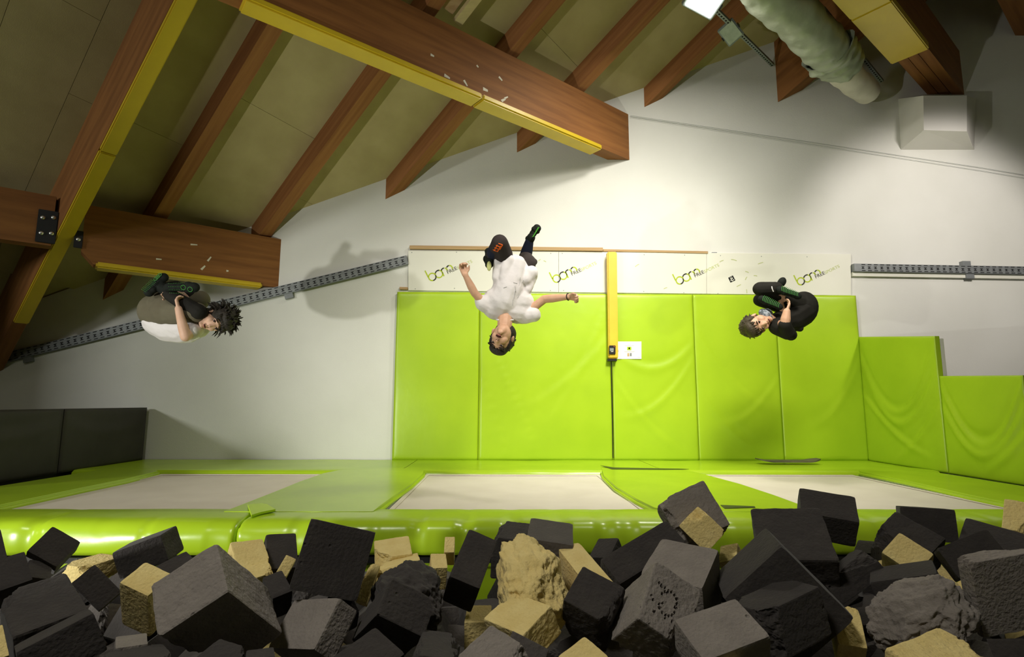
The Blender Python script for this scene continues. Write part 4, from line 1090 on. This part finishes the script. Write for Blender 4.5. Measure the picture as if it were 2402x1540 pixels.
for i in range(25):
    a = 2*math.pi*i/24; ring.append(c0 + Vector((math.cos(a)*.072, math.sin(a)*.066, -.004+.016*math.sin(a))))
cl.tube(ring, .008, 6); cl.build('collar', M['tee'], pc, smooth=True)
for k, (x, y, dx, dy) in enumerate(((735, 930, 5, -60), (750, 860, 14, -80), (770, 790, -8, -60), (790, 850, 20, -40), (805, 720, 10, -50), (815, 660, 3, -25), (640, 745, 35, -10), (840, 690, 12, -25), (745, 690, 40, 10))):
    q = [on_skin(t_, K.p(x+dx*i/4, y+dy*i/4)) for i in range(5)]
    if all(q): e = MB(); e.tube(q, .0022, 5); e.build('faded_print', M['ink'], t_)
lg = MB(); limb(lg, [hipL, K.p(640, 400, -.04), knL], [.085, .080, .070]); limb(lg, [knL, anL], [.068, .052]); limb(lg, [hipL, hipR], [.10, .095])
limb(lg, [hipR, K.p(895, 490, .10), knR], [.080, .074, .060]); limb(lg, [K.p(930, 455, .12), K.p(965, 470, .12)], [.045, .03])
lg_ = bake(lg, 'trousers', M['trousers'], pc, .007, 5)
sh = MB(); limb(sh, [knR, knR.lerp(anR, .4), anR], [.056, .052, .038]); bake(sh, 'lower_leg_sleeve', M['navy'], pc, .006, 3)
sh = MB(); limb(sh, [knL.lerp(anL, .35), anL], [.064, .050]); bake(sh, 'lower_leg_sleeve', M['navy'], pc, .006, 3)
s1 = MB(); limb(s1, [anR, K.p(935, 215, .14)], [.036, .036]); fR = foot(s1, K.p(900, 250, .16), K.p(1020, 92, .10), Vector((.55, -1, .05)), K.m(205), .078); so1 = bake(s1, 'grip_sock', M['sock'], pc, .005, 3)
for i in range(7):
    a = K.p(945+i*9, 205-i*15, .085); b = K.p(965+i*9, 195-i*15, .085); e = MB(); e.tube([a, b], .0032, 5); e.build('grip_mark', M['gripbright'], so1)
s2 = MB(); fL = foot(s2, K.p(462, 335, .02), K.p(470, 548, -.04), Vector((-.75, -.5, 0)), K.m(218), .085); limb(s2, [anL, K.p(470, 440, .05)], [.045, .04]); so2 = bake(s2, 'grip_sock', M['sock'], pc, .005, 3)
e = MB(); e.ball(K.p(486, 515, -.075), (.020, .014, .042), None); e.build('pale_toe', M['insole'], so2, smooth=True)
# orange print on the thigh: slanted strokes
for i, (x, y, dx, dy) in enumerate(((528, 340, 40, 18), (545, 318, 42, 18), (560, 296, 45, 18), (585, 275, 44, 16), (540, 352, 36, -60), (575, 362, 38, -62), (600, 340, 30, -50))):
    q = [on_skin(lg_, K.p(x+dx*i/4, y+dy*i/4)) for i in range(5)]
    if all(q): e = MB(); e.tube(q, .0045, 5); e.build('orange_print', M['orange'], lg_)
br = MB(); t = (wrR-elR).normalized(); n1 = t.orthogonal().normalized(); n2 = t.cross(n1); br.tube([wrR + (n1*math.cos(a)+n2*math.sin(a))*.028 for a in [i*math.pi/8 for i in range(17)]], .004, 6); br.build('bracelet', M['dark'], pc)

# -------- spiky-haired boy, tucked, over the shaded bed
K = Kid(300, 600, 6.6967, 4.3)
pl = empty('person', K.p(800, 1250, 0), 'spiky-haired person tucked into a ball, hugging shins, in olive trousers and black grip socks', 'person')
hip, chest, sh_ = K.p(480, 900, .10), K.p(900, 1080, .08), K.p(1060, 1090, .0)
kn1, an1 = K.p(1105, 880, -.13), K.p(660, 610, -.10)
kn2, an2 = K.p(1130, 690, .12), K.p(600, 490, .02)
elb, wri = K.p(905, 1265, -.17), K.p(795, 830, -.20)
body = MB()
limb(body, [hip, chest, sh_], [.10, .11, .08]); limb(body, [sh_, K.p(1190, 1050, -.02)], [.05, .045])
limb(body, [hip, kn1, an1], [.07, .05, .035]); limb(body, [hip, kn2, an2], [.07, .05, .035])
limb(body, [K.p(1030, 1170, -.08), elb, elb.lerp(wri, .35), wri], [.045, .038, .037, .026])
hand(body, wri, K.p(770, 700, -.18)-wri, Vector((1, .3, .25)), .13, .8, side=1)
w2 = K.p(700, 690, .0); limb(body, [K.p(1050, 800, .15), w2], [.035, .026]); hand(body, w2, K.p(590, 590, -.06)-w2, Vector((.1, -1, .3)), .13, .5, side=-1)
HF = head_frame(K.p(1375, 1015, -.03), K.p(1640, 1000, .05)-K.p(1215, 1040, .0), Vector((-.10, -1, -.62)))
head(body, HF, 1.05); bake(body, 'body', M['skin2'], pl, .0048, 4)
face(HF, pl, 1.05); hair(HF, 1.12, pl, 'hair', 300, 9, 1.16, 1.0, 1.7)
tr = MB()
for (a, b, r0, r1) in ((hip, kn1 + Vector((-.03, .03, 0)), .125, .082), (hip + Vector((0, .09, .02)), kn2, .12, .078)): tr.capsule(a, b, r0, r1, 16)
tr.ball(K.p(430, 860, .11), (.125, .13, .135), None, 18, 12); tr.ball(K.p(620, 850, .02), (.13, .10, .13), None, 18, 12); tr.ball(K.p(560, 750, .06), (.11, .11, .10), None, 18, 12)
tb_ = bake(tr, 'trousers', M['khaki'], pl, .007, 6)
te = MB(); limb(te, [K.p(480, 1030, .12), K.p(650, 1120, .10), K.p(900, 1130, .08), K.p(1060, 1110, .02)], [.115, .118, .125, .105])
limb(te, [K.p(1060, 1120, -.03), K.p(1010, 1190, -.10)], [.075, .062]); limb(te, [K.p(1080, 900, .12), K.p(1120, 780, .14)], [.08, .06])
tt = bake(te, 't_shirt', M['tee'], pl, .007, 6)
for v in tt.data.vertices:
    q = v.co; v.co += v.normal*.006*noise.fractal(Vector((q.x*10+q.z*8, q.y*5, q.z*9)), .8, 2, 3)
sk1 = MB(); limb(sk1, [kn1, kn1.lerp(an1, .5), an1], [.062, .056, .048]); bake(sk1, 'shin_sleeve', M['blackcloth'], pl, .006, 4)
sk2 = MB(); limb(sk2, [an2, K.p(760, 480, .06), kn2], [.040, .048, .058]); bake(sk2, 'shin_sleeve', M['blackcloth'], pl, .006, 4)
s1 = MB(); f1 = foot(s1, K.p(560, 285, -.06), K.p(300, 545, -.10), Vector((-.4, -.85, .35)), K.m(390), .085); limb(s1, [K.p(520, 500, -.04), K.p(600, 540, -.08)], [.042, .042]); g1 = bake(s1, 'grip_sock', M['sock'], pl, .005, 3)
s2 = MB(); f2 = foot(s2, K.p(585, 500, -.16), K.p(1045, 500, -.17), Vector((.05, -.9, -.35)), K.m(480), .085); g2 = bake(s2, 'grip_sock', M['sock'], pl, .005, 3)
def sole_dots(fm, L, wd, parent, mt, x0, x1, nx, ny, r, ring=True):
    for i in range(nx):
        for j in range(ny):
            a = x0+(x1-x0)*i/(nx-1); b = (j/(ny-1)-.5)*wd*.95*(1-.25*abs(a-.65))
            e = MB(); e.ball(fm @ Vector((L*a, b, wd*.215)), r, None, 6, 4); e.build('grip_dot', M[mt], parent)
    if ring:
        for dx in (-.02, .03):
            c = fm @ Vector((L*(x1+.10) + dx, dx*.3, wd*.20)); m3 = fm.to_3x3()
            e = MB(); e.tube([c + m3 @ Vector((math.cos(q)*.018, math.sin(q)*.018, 0)) for q in [i*math.pi/6 for i in range(13)]], .0028, 5); e.build('grip_ring', M[mt], parent)
sole_dots(f1, K.m(390), .085, g1, 'gripgreen', .45, .95, 9, 5, .0032, False)
for dx in (.12, .22, .32):
    c = f1 @ Vector((K.m(390)*dx, 0, .017)); m3 = f1.to_3x3(); e = MB(); e.tube([c + m3 @ Vector((math.cos(q)*.016, math.sin(q)*.024, 0)) for q in [i*math.pi/6 for i in range(13)]], .003, 5); e.build('grip_ring', M['gripgreen'], g1)
sole_dots(f2, K.m(480), .085, g2, 'gripgreen', .18, .62, 9, 4, .003)

# -------- black-clad boy, tucked, over the bed beside the stepped mats
K = Kid(1700, 620, 7.7, 5.1)
pq = empty('person', K.p(1150, 1250, 0), 'person all in black with a grey neck scarf, tucked into a ball, green-striped soles showing', 'person')
hip, chest, shd = K.p(1420, 760, .10), K.p(1150, 1020, .10), K.p(930, 1080, .02)
kn1, an1 = K.p(640, 440, -.05), K.p(1010, 440, -.08); kn2, an2 = K.p(640, 640, .08), K.p(980, 700, .05)
el, wr = K.p(1085, 1075, -.21), K.p(1120, 850, -.22)
body = MB(); limb(body, [hip, chest, shd], [.10, .10, .08]); limb(body, [shd, K.p(780, 960, -.02)], [.055, .048])
limb(body, [hip, kn1, an1], [.06, .045, .032]); limb(body, [hip, kn2, an2], [.06, .045, .032]); limb(body, [shd, el, el.lerp(wr, .4), wr], [.04, .042, .044, .032])
hand(body, wr, K.p(1175, 715, -.20)-wr, Vector((-.8, .5, .3)), .14, .45, side=-1)
w2 = K.p(1010, 700, -.02); limb(body, [K.p(1060, 850, .02), w2], [.03, .026]); hand(body, w2, K.p(1035, 560, -.06)-w2, Vector((-.4, -1, 0)), .12, .7, side=1)
HF = head_frame(K.p(590, 1075, -.02), K.p(385, 1190, .02)-K.p(760, 960, .0), Vector((.14, -1, -.10)))
head(body, HF, 1.2); bake(body, 'body', M['skin'], pq, .0048, 4)
face(HF, pq, 1.2); hair(HF, 1.23, pq, 'hair2', 150, 21, 1.04, .5, .7)
ga = MB(); limb(ga, [K.p(690, 868, -.05), K.p(735, 905, -.06), K.p(790, 975, -.05)], [.040, .046, .040]); ga.ball(K.p(750, 910, .02), (.062, .062, .062), None); bake(ga, 'neck_scarf', M['gaiter'], pq, .006, 3)
sw = MB(); limb(sw, [K.p(1390, 850, .10), K.p(1200, 980, .08), K.p(960, 1060, .03)], [.138, .132, .100]); limb(sw, [K.p(960, 1120, -.06), K.p(1130, 1225, -.14)], [.085, .070]); limb(sw, [K.p(1130, 1225, -.14), K.p(1195, 1270, -.12)], [.065, .055]); limb(sw, [K.p(1130, 1225, -.15), K.p(1085, 1100, -.20)], [.062, .058])
limb(sw, [K.p(1330, 1080, .05), K.p(1355, 1150, .04)], [.06, .035]); limb(sw, [K.p(900, 1000, .1), K.p(1050, 870, .05)], [.06, .045])
bake(sw, 'sweatshirt', M['blackcloth'], pq, .007, 5)
tr = MB(); tr.ball(K.p(1430, 770, .10), (.128, .13, .155), None, 18, 12); limb(tr, [hip, K.p(1000, 560, .02), kn1], [.115, .085, .066]); limb(tr, [hip, K.p(1000, 720, .12), kn2], [.12, .085, .065]); limb(tr, [kn1, K.p(930, 430, -.07)], [.068, .062])
bake(tr, 'trousers', M['blackcloth'], pq, .007, 5)
s1 = MB(); f1 = foot(s1, K.p(1370, 570, -.14), K.p(965, 425, -.16), Vector((.2, -.95, .15)), K.m(430), .075); g1 = bake(s1, 'grip_sock', M['sock'], pq, .005, 3)
s2 = MB(); f2 = foot(s2, K.p(1030, 770, -.12), K.p(650, 600, -.12), Vector((.05, -1, .05)), K.m(415), .075); g2 = bake(s2, 'grip_sock', M['sock'], pq, .005, 3)
tb2 = MB(); tb2.ball(K.p(1030, 320, .02), (.038, .04, .052), Matrix.Rotation(.5, 3, 'Y')); tb2.build('raised_toe', M['sock'], pq, smooth=True)
for fm, L, g in ((f1, K.m(430), g1), (f2, K.m(415), g2)):
    for i in range(11):
        a = .16 + .72*i/10; hw = .030*(1-.5*abs(a-.7)); pts = [fm @ Vector((L*a + .008*math.sin(q), hw*math.cos(q), .0185)) for q in [math.pi*j/6 for j in range(7)]]
        e = MB(); e.tube(pts, .0026, 5); e.build('grip_stripe', M['gripgreen'], g)
e = MB(); e.tube([K.p(850, 395, -.17), K.p(858, 440, -.175), K.p(880, 490, -.17)], .0045, 6); e.build('reflective_tab', M['tee'], pq)
